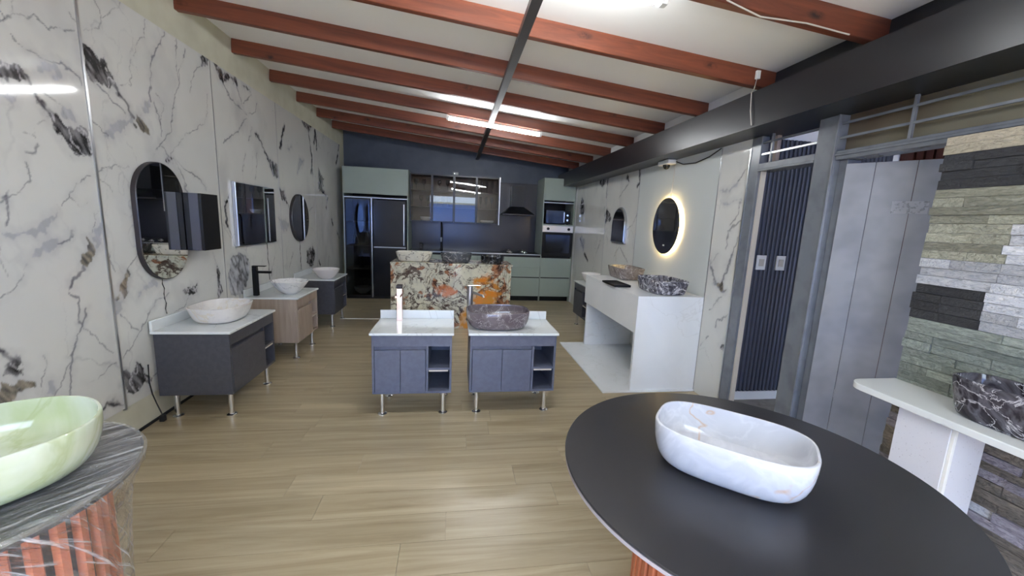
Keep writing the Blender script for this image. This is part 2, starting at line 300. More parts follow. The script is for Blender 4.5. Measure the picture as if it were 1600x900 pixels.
MARBLE_L = [
('pd',[217,205,223,207,227,206,229,202,224,199,222,200,216,199,]),('vk',[229,202,231,197,235,193,239,189,]),('pd',[238,189,241,187,244,185,250,185,257,188,260,186,260,180,261,171,256,172,248,171,244,175,240,182,]),
('pg',[237,206,241,212,247,215,247,208,242,207,]),('pg',[215,192,223,193,219,190,214,187,]),('pg',[246,192,250,193,251,189,246,188,]),
('vt',[219,222,228,228,239,233,247,231,260,236,]),('vt',[230,235,228,228,]),('vt',[226,220,228,217,230,215,]),
('vt',[235,198,241,196,245,192,247,188,]),('vt',[224,176,230,175,232,181,237,184,]),('vt',[223,232,223,225,]),
('vm',[232,215,237,214,240,212,248,215,252,214,259,209,]),('pd',[262,231,267,229,273,225,275,229,279,224,282,219,284,212,279,214,273,215,265,213,263,214,262,220,]),('vk',[284,212,289,206,292,200,]),
('pb',[292,200,300,200,304,197,306,191,298,193,294,196,]),('pg',[275,192,283,197,292,199,286,193,275,185,269,183,]),('pg',[300,207,309,215,306,206,300,202,]),
('vt',[265,238,275,242,278,249,285,257,293,264,]),('vt',[275,257,278,251,]),('vt',[256,243,261,240,]),
('vt',[312,263,310,252,303,249,299,238,]),('vt',[341,264,339,238,337,227,330,214,328,206,]),('vt',[350,263,345,249,338,234,]),
('vt',[314,221,321,214,316,203,316,193,]),('vt',[312,214,316,200,]),('vt',[328,207,325,198,315,188,]),
('vt',[295,234,293,224,291,218,285,216,]),('vt',[262,191,268,186,272,184,]),('vt',[367,257,355,242,352,233,]),
('vt',[374,236,369,215,348,201,332,192,]),('vm',[329,264,327,258,320,249,312,238,309,221,309,213,]),('vm',[269,212,274,210,286,201,]),
('pd',[369,264,378,265,376,260,367,257,]),('pd',[385,265,398,263,419,263,421,257,410,259,399,252,393,255,]),('pd',[433,263,446,264,444,259,]),
('vm',[399,252,408,243,435,236,]),('vm',[418,259,427,245,435,236,]),('vm',[435,233,421,221,393,203,]),
('vt',[447,258,430,246,]),('vt',[446,228,438,213,]),('vt',[458,252,455,244,441,239,]),
('vk',[452,222,463,215,]),('vk',[524,247,509,224,]),('pd',[579,266,618,266,598,255,]),
('vk',[630,262,622,245,]),('vk',[455,222,462,215,472,206,480,199,]),('vk',[519,242,509,219,]),
('vk',[603,254,610,231,613,211,606,200,]),('vk',[631,261,632,238,]),('vk',[751,265,729,230,]),
('pd',[476,201,498,198,498,185,485,185,]),('pd',[581,267,619,267,603,254,]),('pd',[639,211,656,201,660,188,636,181,]),
('pg',[527,221,543,226,534,220,]),('pg',[566,215,579,213,569,207,]),('vt',[230,172,228,168,225,167,]),
('vt',[224,163,223,155,219,149,212,147,209,146,]),('vt',[239,145,244,149,248,156,257,160,]),('vt',[244,149,248,145,249,143,254,145,]),
('vt',[217,117,215,112,210,106,]),('vt',[253,129,256,139,261,142,]),('vt',[208,125,207,116,208,111,]),
('vm',[213,150,211,142,211,135,]),('vm',[234,123,239,125,242,130,]),('vm',[246,111,241,107,238,102,]),
('pg',[207,133,212,131,222,133,229,136,235,141,232,136,227,131,220,130,213,128,209,129,]),('pg',[217,117,219,120,224,124,229,127,234,126,232,122,225,120,220,119,]),('pb',[249,127,251,125,253,121,250,121,]),
('pb',[246,118,253,120,251,115,248,111,245,113,]),('pg',[255,132,259,135,259,128,255,122,254,127,]),('vt',[262,164,275,168,284,167,]),
('vt',[262,159,268,155,270,152,]),('vt',[276,140,280,137,287,146,]),('vt',[315,188,310,182,307,179,]),
('vt',[315,186,321,180,324,178,324,183,332,190,]),('vt',[261,119,266,106,]),('vt',[285,120,283,112,275,106,]),
('vt',[363,111,369,98,]),('vt',[389,131,401,112,]),('vm',[327,180,333,172,338,158,]),
('vm',[329,180,342,172,355,169,362,160,]),('pd',[319,176,325,180,327,179,324,175,]),('pb',[272,105,276,104,274,97,269,96,]),
('pd',[368,98,372,96,372,74,365,67,]),('pd',[390,157,395,159,392,151,386,147,]),('vk',[387,147,389,131,]),
('vm',[240,107,236,98,240,95,239,83,241,80,237,74,232,67,230,54,228,45,]),('vm',[241,80,244,86,246,89,]),('vt',[241,80,248,73,251,65,258,57,]),
('vt',[230,63,225,54,221,49,]),('vt',[239,48,246,48,259,51,]),('vt',[202,101,211,107,214,110,]),
('vt',[218,70,218,65,214,55,]),('vt',[265,79,270,73,277,66,]),('vt',[264,53,273,59,283,71,293,80,]),
('vt',[284,32,289,33,]),('vt',[329,79,322,72,312,69,]),('vk',[243,26,250,30,261,24,]),
('vk',[199,81,204,72,]),('pd',[204,72,207,73,207,69,209,67,208,64,202,65,199,66,201,69,]),('pg',[217,51,219,55,221,49,]),
('pb',[197,67,202,62,208,62,213,60,211,57,204,58,200,54,196,58,]),('pb',[269,96,272,94,272,89,269,89,]),('pb',[272,103,275,102,272,95,269,95,266,90,263,89,]),
('pg',[262,89,268,89,265,81,262,79,]),('pg',[280,86,285,93,296,96,300,93,291,89,286,91,]),('vm',[287,76,296,82,309,85,]),
('pd',[324,85,334,86,340,87,339,80,329,79,325,81,]),('pd',[262,46,270,42,274,45,278,38,283,31,284,26,277,30,269,27,263,29,262,37,]),('px',[383,89,386,98,391,102,401,106,409,104,421,99,422,89,418,80,407,66,387,69,]),
('vt',[428,199,421,181,]),('vt',[452,203,446,175,]),('vt',[521,156,533,144,]),
('vt',[612,158,595,148,]),('pd',[475,201,490,198,498,185,488,188,]),('pd',[500,174,513,170,521,156,505,160,]),
('vk',[612,228,612,202,]),('vk',[677,170,669,154,]),('vk',[694,138,700,128,]),
('vk',[721,119,735,105,]),('pg',[566,215,579,213,569,204,555,196,]),('pd',[639,205,662,198,654,186,671,174,641,178,]),
('pd',[579,94,600,100,609,85,596,69,577,77,]),('pg',[495,139,524,133,515,124,501,126,]),('vt',[477,95,468,76,]),
('vt',[531,95,517,80,]),('vt',[674,79,665,55,]),('vk',[627,75,630,69,])]
MARBLE_R = [
('pg',[311,177,300,179,292,185,293,181,301,176,307,176,]),('pg',[303,168,287,171,285,169,298,169,]),('vt',[283,195,292,185,]),
('vt',[286,168,286,158,293,151,]),('vt',[281,154,295,146,295,131,]),('vt',[283,142,287,129,]),
('vt',[303,127,311,118,]),('vm',[313,120,307,107,298,98,292,96,]),('vm',[287,128,288,117,296,103,]),
('pb',[302,102,295,103,291,96,297,97,]),('vt',[293,91,305,78,]),('vt',[280,81,294,71,295,65,]),
('vt',[305,56,312,45,]),('pd',[286,52,281,57,282,48,]),('pd',[602,218,572,213,585,201,597,206,]),
('vk',[566,220,567,189,]),('vk',[466,213,462,198,468,193,]),('vk',[573,171,568,162,]),
('vk',[675,121,658,108,]),('vk',[649,98,630,89,]),('pd',[501,211,492,203,504,204,]),
('pd',[684,194,667,180,670,163,689,165,]),('pd',[563,169,546,160,547,154,564,150,]),('vt',[464,189,459,166,473,148,490,141,]),
('vt',[506,119,520,105,]),('vt',[501,116,478,101,]),('vt',[579,123,595,99,]),
('vt',[492,202,520,185,]),('vt',[657,180,665,169,]),('pg',[673,128,650,120,653,102,672,110,])]
def stone_colour(Y, Z, items, seed, far=1.0):
    base = np.array(srgb(214,214,209)[:3]); C = np.ones(Y.shape+(3,))*base
    C *= (0.95+0.1*fbm(Y*3, Z*3, seed+3))[..., None]
    jy = Y + 0.045*(fbm(Y*9, Z*9, seed, 2)-0.5) + 0.034*(fbm(Y*32, Z*32, seed+90, 3)-0.5)
    jz = Z + 0.045*(fbm(Y*9+40, Z*9, seed+5, 2)-0.5) + 0.034*(fbm(Y*32+11, Z*32, seed+95, 3)-0.5)
    r = np.abs(fbm(jy*2.0+7, jz*1.1+3, seed+31, 4)-0.5)          # a faint web of hairlines and smudges
    a = np.clip(1-r/0.007, 0, 1)*0.42*np.clip(fbm(Y*2+9, Z*2, seed+77)*3-1.1, 0, 1)
    r = np.abs(fbm(jy*3.6+2, jz*1.6+8, seed+36, 4)-0.5); a = np.maximum(a, np.clip(1-r/0.008, 0, 1)*0.34*np.clip(fbm(Y*2.5+29, Z*2.5, seed+79)*4-1.9, 0, 1))
    a = np.maximum(a, np.clip(fbm(jy*3.1, jz*1.7, seed+41, 4)-0.58, 0, 1)*1.3)
    C = C*(1-a[..., None])+np.array((0.28,0.28,0.31))*a[..., None]
    for kind, flat in items:
        pts = [(flat[i]/100, flat[i+1]/100) for i in range(0, len(flat), 2)]
        ys = [p[0] for p in pts]; zs = [p[1] for p in pts]
        sel = (Y > min(ys)-0.12) & (Y < max(ys)+0.12) & (Z > min(zs)-0.12) & (Z < max(zs)+0.12)
        if not sel.any(): continue
        py, pz, c0 = jy[sel], jz[sel], C[sel]; ry, rz_ = Y[sel], Z[sel]
        if kind[0] == 'v':
            w, al, vc, sm = {'t': (0.0036, 0.66, (0.14,0.14,0.16), 0.10), 'm': (0.0055, 0.75, (0.12,0.12,0.15), 0.20), 'k': (0.011, 0.95, (0.04,0.04,0.05), 0.30)}[kind[1]]
            w *= far; d = segdist(py, pz, pts); u_ = fbm(ry*10, rz_*10, seed+9, 3)
            a = np.clip(1.3-d/(w*(0.35+1.5*u_)), 0, 1)*al*np.clip(u_*2.6-0.35, 0.15, 1)
            side = np.clip(1-d/(0.03+0.03*u_), 0, 1)*sm*np.clip(fbm(ry*14+5, rz_*14, seed+19, 3)*3-1.0, 0, 1)   # soft grey halo
            a2 = side; c0 = c0*(1-a2[:, None])+np.array((0.22,0.22,0.26))*a2[:, None]
            C[sel] = c0*(1-a[:, None])+np.array(vc)*a[:, None]
        else:
            ins = inside(py, pz, pts); d = segdist(py, pz, pts+pts[:1]); sd = np.where(ins, d, -d)
            sd = sd + 0.05*(fbm((ry+rz_*0.5)*30, (rz_-ry*0.5)*12, seed+57, 3)-0.5)
            edge = np.clip(sd/0.008+0.5, 0, 1); halo = np.clip(1+sd/0.05, 0, 1)*0.22
            q = fbm((ry+rz_*0.6)*45, (rz_-ry*0.3)*15, seed+51, 4); q2 = np.abs(fbm((ry+rz_*0.4)*17, rz_*9, seed+61, 4)-0.5)*2
            c0 = c0*(1-halo[:, None])+np.array((0.32,0.32,0.36))*halo[:, None]
            if kind[1] == 'd':
                tone = np.clip((q-0.36)*2.0, 0, 1)*0.30+0.015+np.clip(0.10-q2, 0, 1)*4.5; tone = np.clip(tone, 0.015, 0.6); vc = np.stack([tone, tone*0.98, tone*1.02], -1); a = edge*0.97
            elif kind[1] == 'x':
                tone = np.clip(q2*1.7, 0.0, 1)**0.7*0.6+0.03; vc = np.stack([tone, tone*1.01, tone*1.08], -1); a = edge*0.92
            elif kind[1] == 'g':
                tone = 0.24+0.30*q; vc = np.stack([tone, tone*1.02, tone*1.13], -1); a = edge*0.72*np.clip(0.5+q, 0, 1)
            else:
                tone = 0.03+0.40*np.clip((q-0.3)*1.8, 0, 1); vc = np.stack([tone*1.08, tone*0.93, tone*0.68], -1); a = edge*0.9
            C[sel] = c0*(1-a[:, None])+vc*a[:, None]
    return np.clip(C, 0.01, 0.9)
def marble_panel(parent, x, y0, y1, z0, z1, step, items, seed, face, far=1.0):
    ny = int((y1-y0)/step)+1; nz_ = int((z1-z0)/step)+1
    ys = np.linspace(y0, y1, ny); zs = np.linspace(z0, z1, nz_)
    Y, Z = np.meshgrid(ys, zs, indexing='ij'); C = stone_colour(Y, Z, items, seed, far)
    V = np.stack([np.full(Y.shape, x), Y, Z], -1).reshape(-1, 3)
    idx = np.arange(ny*nz_).reshape(ny, nz_)
    q = np.stack([idx[:-1,:-1], idx[1:,:-1], idx[1:,1:], idx[:-1,1:]], -1).reshape(-1, 4)
    if face < 0: q = q[:, ::-1]
    th = 0.009*(-1 if face > 0 else 1)             # back and rim of the slab
    nb = len(V); V2 = np.array([(x+th, y0, z0), (x+th, y1, z0), (x+th, y1, z1), (x+th, y0, z1)])
    cn = [idx[0,0], idx[-1,0], idx[-1,-1], idx[0,-1]]
    faces = q.tolist()+[[nb, nb+1, nb+2, nb+3]]+[[int(cn[i]), int(cn[(i+1)%4]), nb+(i+1)%4, nb+i] for i in range(4)]
    me = bpy.data.meshes.new('marble_panel'); me.from_pydata(np.concatenate([V, V2]).tolist(), [], faces)
    ca = me.color_attributes.new('stone', 'FLOAT_COLOR', 'POINT')
    cc = np.concatenate([np.concatenate([C.reshape(-1, 3), np.full((4, 3), 0.6)]), np.ones((nb+4, 1))], 1).astype(np.float32)
    ca.data.foreach_set('color', cc.ravel())
    return link('marble_panel', me, W['marble'], parent)
wl = struct('wall_left', B(XL-0.17, XL-0.012, YF, YB+0.1, -0.06, 3.05), W['cream'])
edges = [-0.98, 0.21, 1.41, 2.61, 3.80, 5.0, 6.19, 7.52]
for i, (a, b) in enumerate(zip(edges[:-1], edges[1:])):
    marble_panel(wl, XL, a+0.004, b-0.004, 0.21, 2.65, [0.04, 0.04, 0.006, 0.006, 0.007, 0.009, 0.011][i], MARBLE_L, 11, 1, [1, 1, 1, 1, 1.2, 1.6, 2.0][i])
    part('joint_strip', B(XL-0.011, XL+(0.006 if i == 3 else 0.002), a-(0.007 if i == 3 else 0.0035), a+(0.007 if i == 3 else 0.0035), 0.2, 2.65), W['alu'] if i == 3 else W['nickel'], wl)
struct('baseboard_left', B(XL-0.011, XL-0.002, YF, 5.2, 0.0, 0.018), W['dark'])
struct('wall_back', B(XL-0.17, XR+0.2, YB, YB+0.12, -0.06, 3.05), W['navy'])
# right wall: solid where marble is fixed, plain behind the stone display
wr = struct('wall_right', B(XR+0.0095, XR+0.05, 2.80, YB+0.1, -0.06, 2.75), W['ceil'])
for i, (a, b, st, it) in enumerate(((2.80, 3.15, 0.008, MARBLE_R), (4.62, 5.65, 0.011, MARBLE_R), (5.65, 7.09, 0.012, MARBLE_R))):
    marble_panel(wr, XR, a+0.003, b-0.003, 0.0, 2.14, st, it, 23+i, -1, (1.7, 1.9, 2.3)[i])
part('plain_panel', B(XR, XR+0.009, 3.153, 4.617, 0.0, 2.14), W['plainpanel'], wr)
for yy in (3.15, 4.62, 5.65): part('joint_strip', B(XR-0.002, XR+0.011, yy-0.004, yy+0.004, 0.0, 2.14), W['nickel'], wr)
struct('wall_right_front', B(XR+0.012, XR+0.16, YF, 0.80, -0.06, 2.75), W['ceil'])
struct('wall_right_upper', B(XR+0.012, XR+0.16, 0.80, 2.80, 2.15, 2.75), W['char'])
# front wall with its glazed-door opening, and the yard outside it
fw = MB().box(XL-0.17, -1.0, YF-0.15, YF, -0.06, 3.05).box(0.88, XR+0.2, YF-0.15, YF, -0.06, 3.05).box(-1.0, 0.88, YF-0.15, YF, 2.38, 3.05)
struct('wall_front', fw, W['ceil'])
struct('yard_ground', B(-12, 12, -9, YF-0.15, -0.16, -0.06), W['paving'])
yw = struct('yard_wall', B(-12, 12, -6.6, -6.4, -0.06, 2.25), W['blue_wall'])
part('coping', B(-12, 12, -6.65, -6.35, 2.25, 2.33), W['cream'], yw)
# ceiling boards and rafters
cl = MB().add([(XL-0.17, YF-0.2, roof(XL-0.17)+0.118), (3.9, YF-0.2, roof(3.9)+0.118), (3.9, YB+0.1, roof(3.9)+0.118), (XL-0.17, YB+0.1, roof(XL-0.17)+0.118),
    (XL-0.17, YF-0.2, roof(XL-0.17)+0.2), (3.9, YF-0.2, roof(3.9)+0.2), (3.9, YB+0.1, roof(3.9)+0.2), (XL-0.17, YB+0.1, roof(XL-0.17)+0.2)],
    [(0,3,2,1),(4,5,6,7),(0,1,5,4),(1,2,6,5),(2,3,7,6),(3,0,4,7)])
ceiling = struct('ceiling', cl, W['ceil'])
L_ = math.hypot(4.42, 4.42*0.0968); ang = math.atan(0.0968)
rm = B(0, L_, 0, 0.05, 0, 0.122).mesh('rafter'); rm.materials.append(W['rafter'])
for k in range(13):
    yy = 1.94 + 0.746*(k-4)
    if yy > 7.75: break
    o = bpy.data.objects.new('rafter', rm); col.objects.link(o); o.parent = ceiling
    o.location = (XL-0.02, yy, roof(XL-0.02)); o.rotation_euler = (0, ang, 0)
    b = o.modifiers.new('bevel', 'BEVEL'); b.width = 0.004; b.segments = 1
part('purlin', MB().box(0.372, 0.430, YF, YB, roof(0.43)-0.028, roof(0.372)+0.004), W['steel_dk'], ceiling)
# painted steel beam over the right wall, with the plate behind it
bm_ = struct('trim_2', B(1.947, XR+0.16, YF, 7.62, 2.14, 2.373), W['char'], label='long charcoal beam above the right wall')
part('wall_plate', B(2.10, XR+0.16, YF, 7.62, 2.373, 2.43), W['concrete'], bm_)

# ------------------------------------------------------------------ doors and side room on the right
sw = struct('wall_side_room', MB().box(2.245, 3.7, 2.97, 3.07, -0.06, 2.6), W['ceil'])
part('skirting', B(2.25, 3.62, 2.945, 2.969, 0.0, 0.075), W['white'], sw)
fm = MB().prism([(0.004, 0.0), (0.008, -0.014), (0.016, -0.018), (0.024, -0.014), (0.028, 0.0)], 'z', 0.076, 2.19).mesh('flute'); fm.materials.append(W['flute_navy'])
part('flute_backing', B(2.25, 3.62, 2.962, 2.9695, 0.075, 2.19), W['flute_navy'], sw)
for k in range(35):
    o = bpy.data.objects.new('flute', fm); col.objects.link(o); o.parent = sw; o.location = (2.252+k*0.038, 2.962, 0); o.scale = (1.15, 0.8, 1)
for xx in (2.47, 2.65):
    s_ = thing('light_switch', ('left' if xx < 2.5 else 'right')+' white switch plate on the navy fluted wall', 'switch', (xx, 2.944, 1.15))
    part('plate', B(0, 0.085, -0.01, 0.0, 0, 0.12), W['white'], s_, 0.002); part('rocker', B(0.02, 0.065, -0.015, -0.0095, 0.03, 0.09), W['cord_w'], s_, 0.002)
struct('floor_side_room', B(XR+0.1, 3.8, YF, 3.0, -0.06, -0.001), W['concrete'])
sf = struct('wall_side_far', B(3.7, 3.8, YF, 3.07, -0.06, 2.6), W['brownslat'])
for k in range(40): part('timber_slat', B(3.675, 3.701, 0.2+k*0.068, 0.245+k*0.068, 0.0, 2.4), W['brownslat'], sf)
# frames
fr = struct('trim_3', MB().box(XR-0.012, XR+0.049, 2.70, 2.797, 0, 2.139), W['frame_grey'], 0.004, label='grey painted door jamb beside the marble strip')
part('metal_edge', B(XR-0.018, XR-0.0121, 2.788, 2.799, 0.0, 2.06), W['alu'], fr)
part('inner_edge', B(XR+0.01, XR+0.049, 2.69, 2.6999, 0, 1.89), W['cord_w'], fr)
fr2 = struct('trim_4', MB().box(XR-0.02, XR+0.11, 2.10, 2.235, 0, 2.139), W['frame_grey'], 0.004, label='grey painted post between the two doorways')
part('stop', B(XR+0.02, XR+0.11, 2.05, 2.0995, 0, 1.885), W['frame_grey'], fr2, 0.003)
part('bead', B(XR-0.028, XR-0.0205, 2.10, 2.112, 0, 2.139), W['frame_grey'], fr2, 0.002)
tr = struct('trim_5', MB().box(XR-0.016, XR+0.1, 2.236, 2.699, 1.89, 1.945).box(XR-0.024, XR-0.0161, 2.236, 2.699, 1.89, 1.905), W['frame_grey'], 0.003, label='grey transom rail above the narrow doorway')
part('bar', B(XR-0.005, XR+0.007, 2.236, 2.699, 2.005, 2.017), W['alu'], tr); part('bar', B(XR-0.005, XR+0.007, 2.236, 2.699, 2.085, 2.097), W['frame_grey'], tr)
part('upright_bar', B(XR-0.006, XR+0.008, 2.605, 2.617, 1.945, 2.139), W['frame_grey'], tr)
part('ribbed_timber_piece', B(XR+0.06, XR+0.09, 2.64, 2.70, 1.946, 2.139), W['oak_lam'], tr)
tr2 = struct('trim_6', MB().box(XR-0.016, XR+0.1, 0.8, 2.099, 1.885, 1.935).box(XR-0.024, XR-0.0161, 0.8, 2.099, 1.905, 1.92), W['frame_grey'], 0.003, label='grey transom rail above the wide grey door')
for zz in (2.009, 2.089): part('bar', B(XR-0.006, XR+0.006, 0.8, 2.099, zz-0.006, zz+0.006), W['frame_grey'], tr2)
part('upright_bar', B(XR-0.007, XR+0.007, 1.726, 1.74, 1.935, 2.139), W['frame_grey'], tr2)
w1 = struct('window_1', B(XR+0.04, XR+0.046, 0.8, 2.099, 1.936, 2.139), W['glass_olive'], label='olive tinted transom pane above the grey door')
# grey door leaf standing ajar into the side room
dv = Vector((0.238, -0.298)).normalized(); da = math.atan2(dv.y, dv.x)
door = bpy.data.objects.new('door_1', None); col.objects.link(door); door['kind'] = 'structure'; door['label'] = 'worn grey painted door standing ajar'
door.location = (XR+0.01, 2.045, 0); door.rotation_euler = (0, 0, da)
for k, (a, b) in enumerate(((0.0, 0.125), (0.127, 0.29), (0.292, 0.78))):
    part('board', B(a, b, 0.0, 0.04, 0.005, 1.86), W['door_grey'], door, 0.001)
part('scratched_patch', B(0.22, 0.36, -0.0012, 0.0, 1.585, 1.65), speck('scratched_paint', srgb(140,142,148), srgb(96,98,104), 0.5, 50, 0.5, 0.65), door)

# ------------------------------------------------------------------ objects: lamps
def tube_lamp(label, y, x0, x1):
    xm = (x0+x1)/2; L = (x1-x0)/math.cos(ang)
    o = thing('tube_light', label, 'light', (xm, y, roof(xm)-0.004)); o.rotation_euler = (0, ang, 0); o['group'] = 'ceiling tube lights'
    part('batten', B(-L/2, L/2, -0.016, 0.016, -0.02, 0.0), W['white'], o, 0.002)
    g = MB(); g.rings([[(xx, 0.014*math.cos(2*math.pi*j/12), -0.046+0.014*math.sin(2*math.pi*j/12)) for j in range(12)] for xx in (-L/2+0.03, L/2-0.03)])
    part('tube', g, W['tube'], o)
    for s in (-1, 1): part('end_cap', B(*sorted((s*L/2, s*(L/2-0.03))), -0.02, 0.02, -0.06, -0.0005), W['white'], o, 0.003)
tube_lamp('glowing white tube light under the middle rafters', 4.965, -0.115, 1.03)
tube_lamp('bright tube light at the top edge of the photo', 1.965, -0.18, 0.985)
tube_lamp('unseen tube light added near the entrance behind the camera', -1.02, -0.18, 0.985)  # unseen extra lamp, added by continuing the spacing of the visible tubes

# ------------------------------------------------------------------ basins
def basin(name, label, loc, a, b, h, m_, n=2.6, base=0.78, rz=0, lobes=0, lobe=0.0, th=0.012, N=72, curve=0.55, group='basins on show', cat='basin', floor_z=0.022):
    def ring(s, z, inset=0.0, amp=1.0):
        r = []
        for j in range(N):
            q = 2*math.pi*j/N; c_, s_ = math.cos(q), math.sin(q)
            k = 1 + (lobe*amp*math.cos(lobes*q) if lobes else 0)
            r.append(((a*s-inset)*k*math.copysign(abs(c_)**(2/n), c_), (b*s-inset)*k*math.copysign(abs(s_)**(2/n), s_), z))
        return r
    prof = [(0.0, base*0.93), (0.004, base*0.985)]
    shp = (lambda t: (1-(1-t)**2.3)**(1/2.3)) if curve < 0.45 else (lambda t: t**curve)
    prof = prof[:2]+[(0.004+(h-0.008)*t, base+(1-base)*shp(t)) for t in (0.03, 0.08, 0.16, 0.28, 0.42, 0.6, 0.8, 1.0)]
    R_ = [ring(s, z, 0, z/h) for z, s in prof]
    R_ += [ring(1.0, h-0.001, th*0.2), ring(1.0, h, th*0.5), ring(1.0, h-0.001, th*0.85)]
    for i in range(8, 0, -1):
        t = i/8*0.97; z = floor_z+(h-0.006-floor_z)*t
        R_.append(ring(base+(1-base)*shp(t), z, th, z/h))
    for f in (0.8, 0.5, 0.2): R_.append(ring(base*f, floor_z-0.004*(1-f), th*f))
    return single(name, MB().rings(R_), m_, label, cat, loc, rz, group)

# ------------------------------------------------------------------ vanity units (front towards local -y)
def vanity(label, loc, rz, w, d, body_m, doors=2, ztop=0.64, group='bathroom vanity units on legs', zleg=0.178, splash=0.07, tag_white=True):
    o = thing('vanity_unit', label, 'vanity', loc, rz, group); h0, h1 = zleg, ztop-0.018
    p = 0.016; x0, x1 = -w/2+0.014, w/2-0.014; xn = x1-0.185            # xn: left side of the open niche
    part('side_panel', B(x0, x0+p, 0.012, d-0.01, h0, h1), body_m, o, 0.0012); part('side_panel', B(x1-p, x1, 0.012, d-0.01, h0, h1), body_m, o, 0.0012)
    part('divider', B(xn, xn+p, 0.012, d-0.02, h0+p, h1-0.0855), body_m, o)
    part('back_panel', B(x0+p, x1-p, d-0.022, d-0.011, h0+p, h1-0.001), body_m, o)
    part('bottom_panel', B(x0+p, x1-p, 0.012, d-0.011, h0, h0+p), body_m, o)
    part('top_rail', B(x0+p, x1-p, 0.012, 0.03, h1-0.085, h1), body_m, o, 0.0012)
    part('finger_groove', B(x0+p, xn, 0.032, 0.045, h1-0.13, h1-0.086), body_m, o)
    zd = h1-0.112; n = doors; ww = (xn-0.002-x0-p-0.002)/n
    for k in range(n):
        part('door', B(x0+p+0.002+k*ww+0.0012, x0+p+0.002+(k+1)*ww-0.0012, 0.009, 0.026, h0+0.008, zd), body_m, o, 0.0015)
    zs = h0+(h1-0.085-h0)*0.52
    part('shelf', B(xn+p, x1-p, 0.016, d-0.023, zs-0.008, zs+0.008), body_m, o, 0.001)
    part('niche_rail', B(xn+p, x1-p, 0.30, 0.312, h0+0.09, h0+0.11), body_m, o)
    if tag_white: part('shelf_edge_tape', B(xn+p+0.004, x1-p-0.01, 0.0155, 0.0159, zs-0.020, zs-0.0085), W['cord_w'], o)
    ct = part('countertop', B(-w/2, w/2, -0.004, d, h1, ztop), W['quartz'], o, 0.003)
    part('backsplash', B(-w/2+0.003, w/2-0.003, d-0.016, d, ztop, ztop+splash), W['quartz'], o, 0.002)
    for sx in (-1, 1):
        for yy in (0.062, d-0.075):
            lg = part('leg', MB().lathe([(0.0175, 0.006), (0.0175, h0)], 16, sx*(w/2-0.075), yy), W['chrome'], o)
            part('foot', MB().lathe([(0.034, 0.0), (0.034, 0.006), (0.026, 0.012), (0.0176, 0.014)], 20, sx*(w/2-0.075), yy), W['chrome'], lg)
    return o
vanity('slate blue vanity with bare white top and square rose-chrome tap', (-0.286, 2.80, 0), 0, 0.594, 0.45, W['slate_lam'])
vanity('slate blue vanity carrying the grey marbled basin', (0.455, 2.80, 0), 0, 0.68, 0.45, W['slate_lam'])
vanity('charcoal vanity nearest on the left wall with beige marbled basin', (-1.50, 3.19, 0), math.pi/2, 0.70, 0.484, W['char_lam'], 1, 0.635)
vanity('pale oak vanity on the left wall between two dark ones', (-1.50, 4.335, 0), math.pi/2, 0.60, 0.484, W['oak_lam'], 1, 0.635)
vanity('charcoal vanity on the left wall closest to the fridge', (-1.50, 5.545, 0), math.pi/2, 0.61, 0.484, W['char_lam'], 1, 0.635)
vanity('dark vanity behind the white console on the right wall', (1.755, 5.28, 0), -math.pi/2, 0.60, 0.42, W['char_lam'], 1, 0.65)

basin('basin', 'beige white marbled rounded basin on the nearest left vanity', (-1.725, 3.19, 0.635), 0.175, 0.215, 0.122, W['b_beige'], 3.0, 0.68, curve=0.5)
basin('basin', 'white fluted petal bowl on the pale oak vanity', (-1.655, 4.275, 0.635), 0.172, 0.172, 0.135, W['b_white'], 2.0, 0.36, lobes=10, lobe=0.035, N=100, curve=0.72)
basin('basin', 'round white bowl on the left vanity next to the fridge', (-1.625, 5.35, 0.635), 0.165, 0.165, 0.128, W['b_plain'], 2.0, 0.42, curve=0.7)
basin('basin', 'dark grey white-veined oval basin on slate blue vanity', (0.345, 3.0, 0.64), 0.245, 0.178, 0.142, W['b_grey'], 3.0, 0.70, curve=0.42)
basin('basin', 'round white bowl partly hidden behind the white console', (1.935, 5.38, 0.65), 0.14, 0.14, 0.135, W['b_plain'], 2.0, 0.45, curve=0.7)

# taps
def square_tap(label, loc, rz, h, m_, lever_m):
    o = thing('tap', label, 'tap', loc, rz, 'basin taps')
    part('column', B(-0.021, 0.021, -0.021, 0.021, 0, h-0.03), m_, o, 0.003)
    part('spout', B(-0.017, 0.017, -0.145, -0.0205, h-0.078, h-0.056), m_, o, 0.003)
    lv = part('lever', B(-0.019, 0.019, -0.10, 0.02, h-0.012, h-0.004), lever_m, o, 0.002); part('lever_base', B(-0.02, 0.02, -0.02, 0.02, h-0.0295, h-0.0125), lever_m, lv, 0.002)
    return o
square_tap('matt black square tap on the pale oak vanity', (-1.915, 4.14, 0.635), math.pi/2, 0.30, W['blackm'], W['blackm'])
rosechrome = mat('rose_chrome', srgb(238,216,210), 0.16, 1.0)
o = thing('tap', 'tall square rose-chrome tap on the bare white vanity top', 'tap', (-0.42, 3.17, 0.64), 0, 'basin taps')
part('column', B(-0.022, 0.022, -0.022, 0.022, 0, 0.262), rosechrome, o, 0.003); part('spout', B(-0.021, 0.021, -0.13, -0.0215, 0.205, 0.225), rosechrome, o, 0.003)
part('lever', B(-0.022, 0.022, -0.045, 0.022, 0.268, 0.29), W['steel_dk'], o, 0.004)
o = thing('tap', 'grey round tap with lever behind the grey marbled basin', 'tap', (0.135, 3.20, 0.64), 0, 'basin taps')
part('column', MB().lathe([(0.03, 0), (0.03, 0.006), (0.0245, 0.008), (0.0245, 0.285)], 24), W['nickel'], o)
part('spout', MB().tube([(0.015, -0.01, 0.235), (0.05, -0.05, 0.23), (0.1, -0.10, 0.222), (0.105, -0.105, 0.21)], 0.0105, 12), W['nickel'], o)
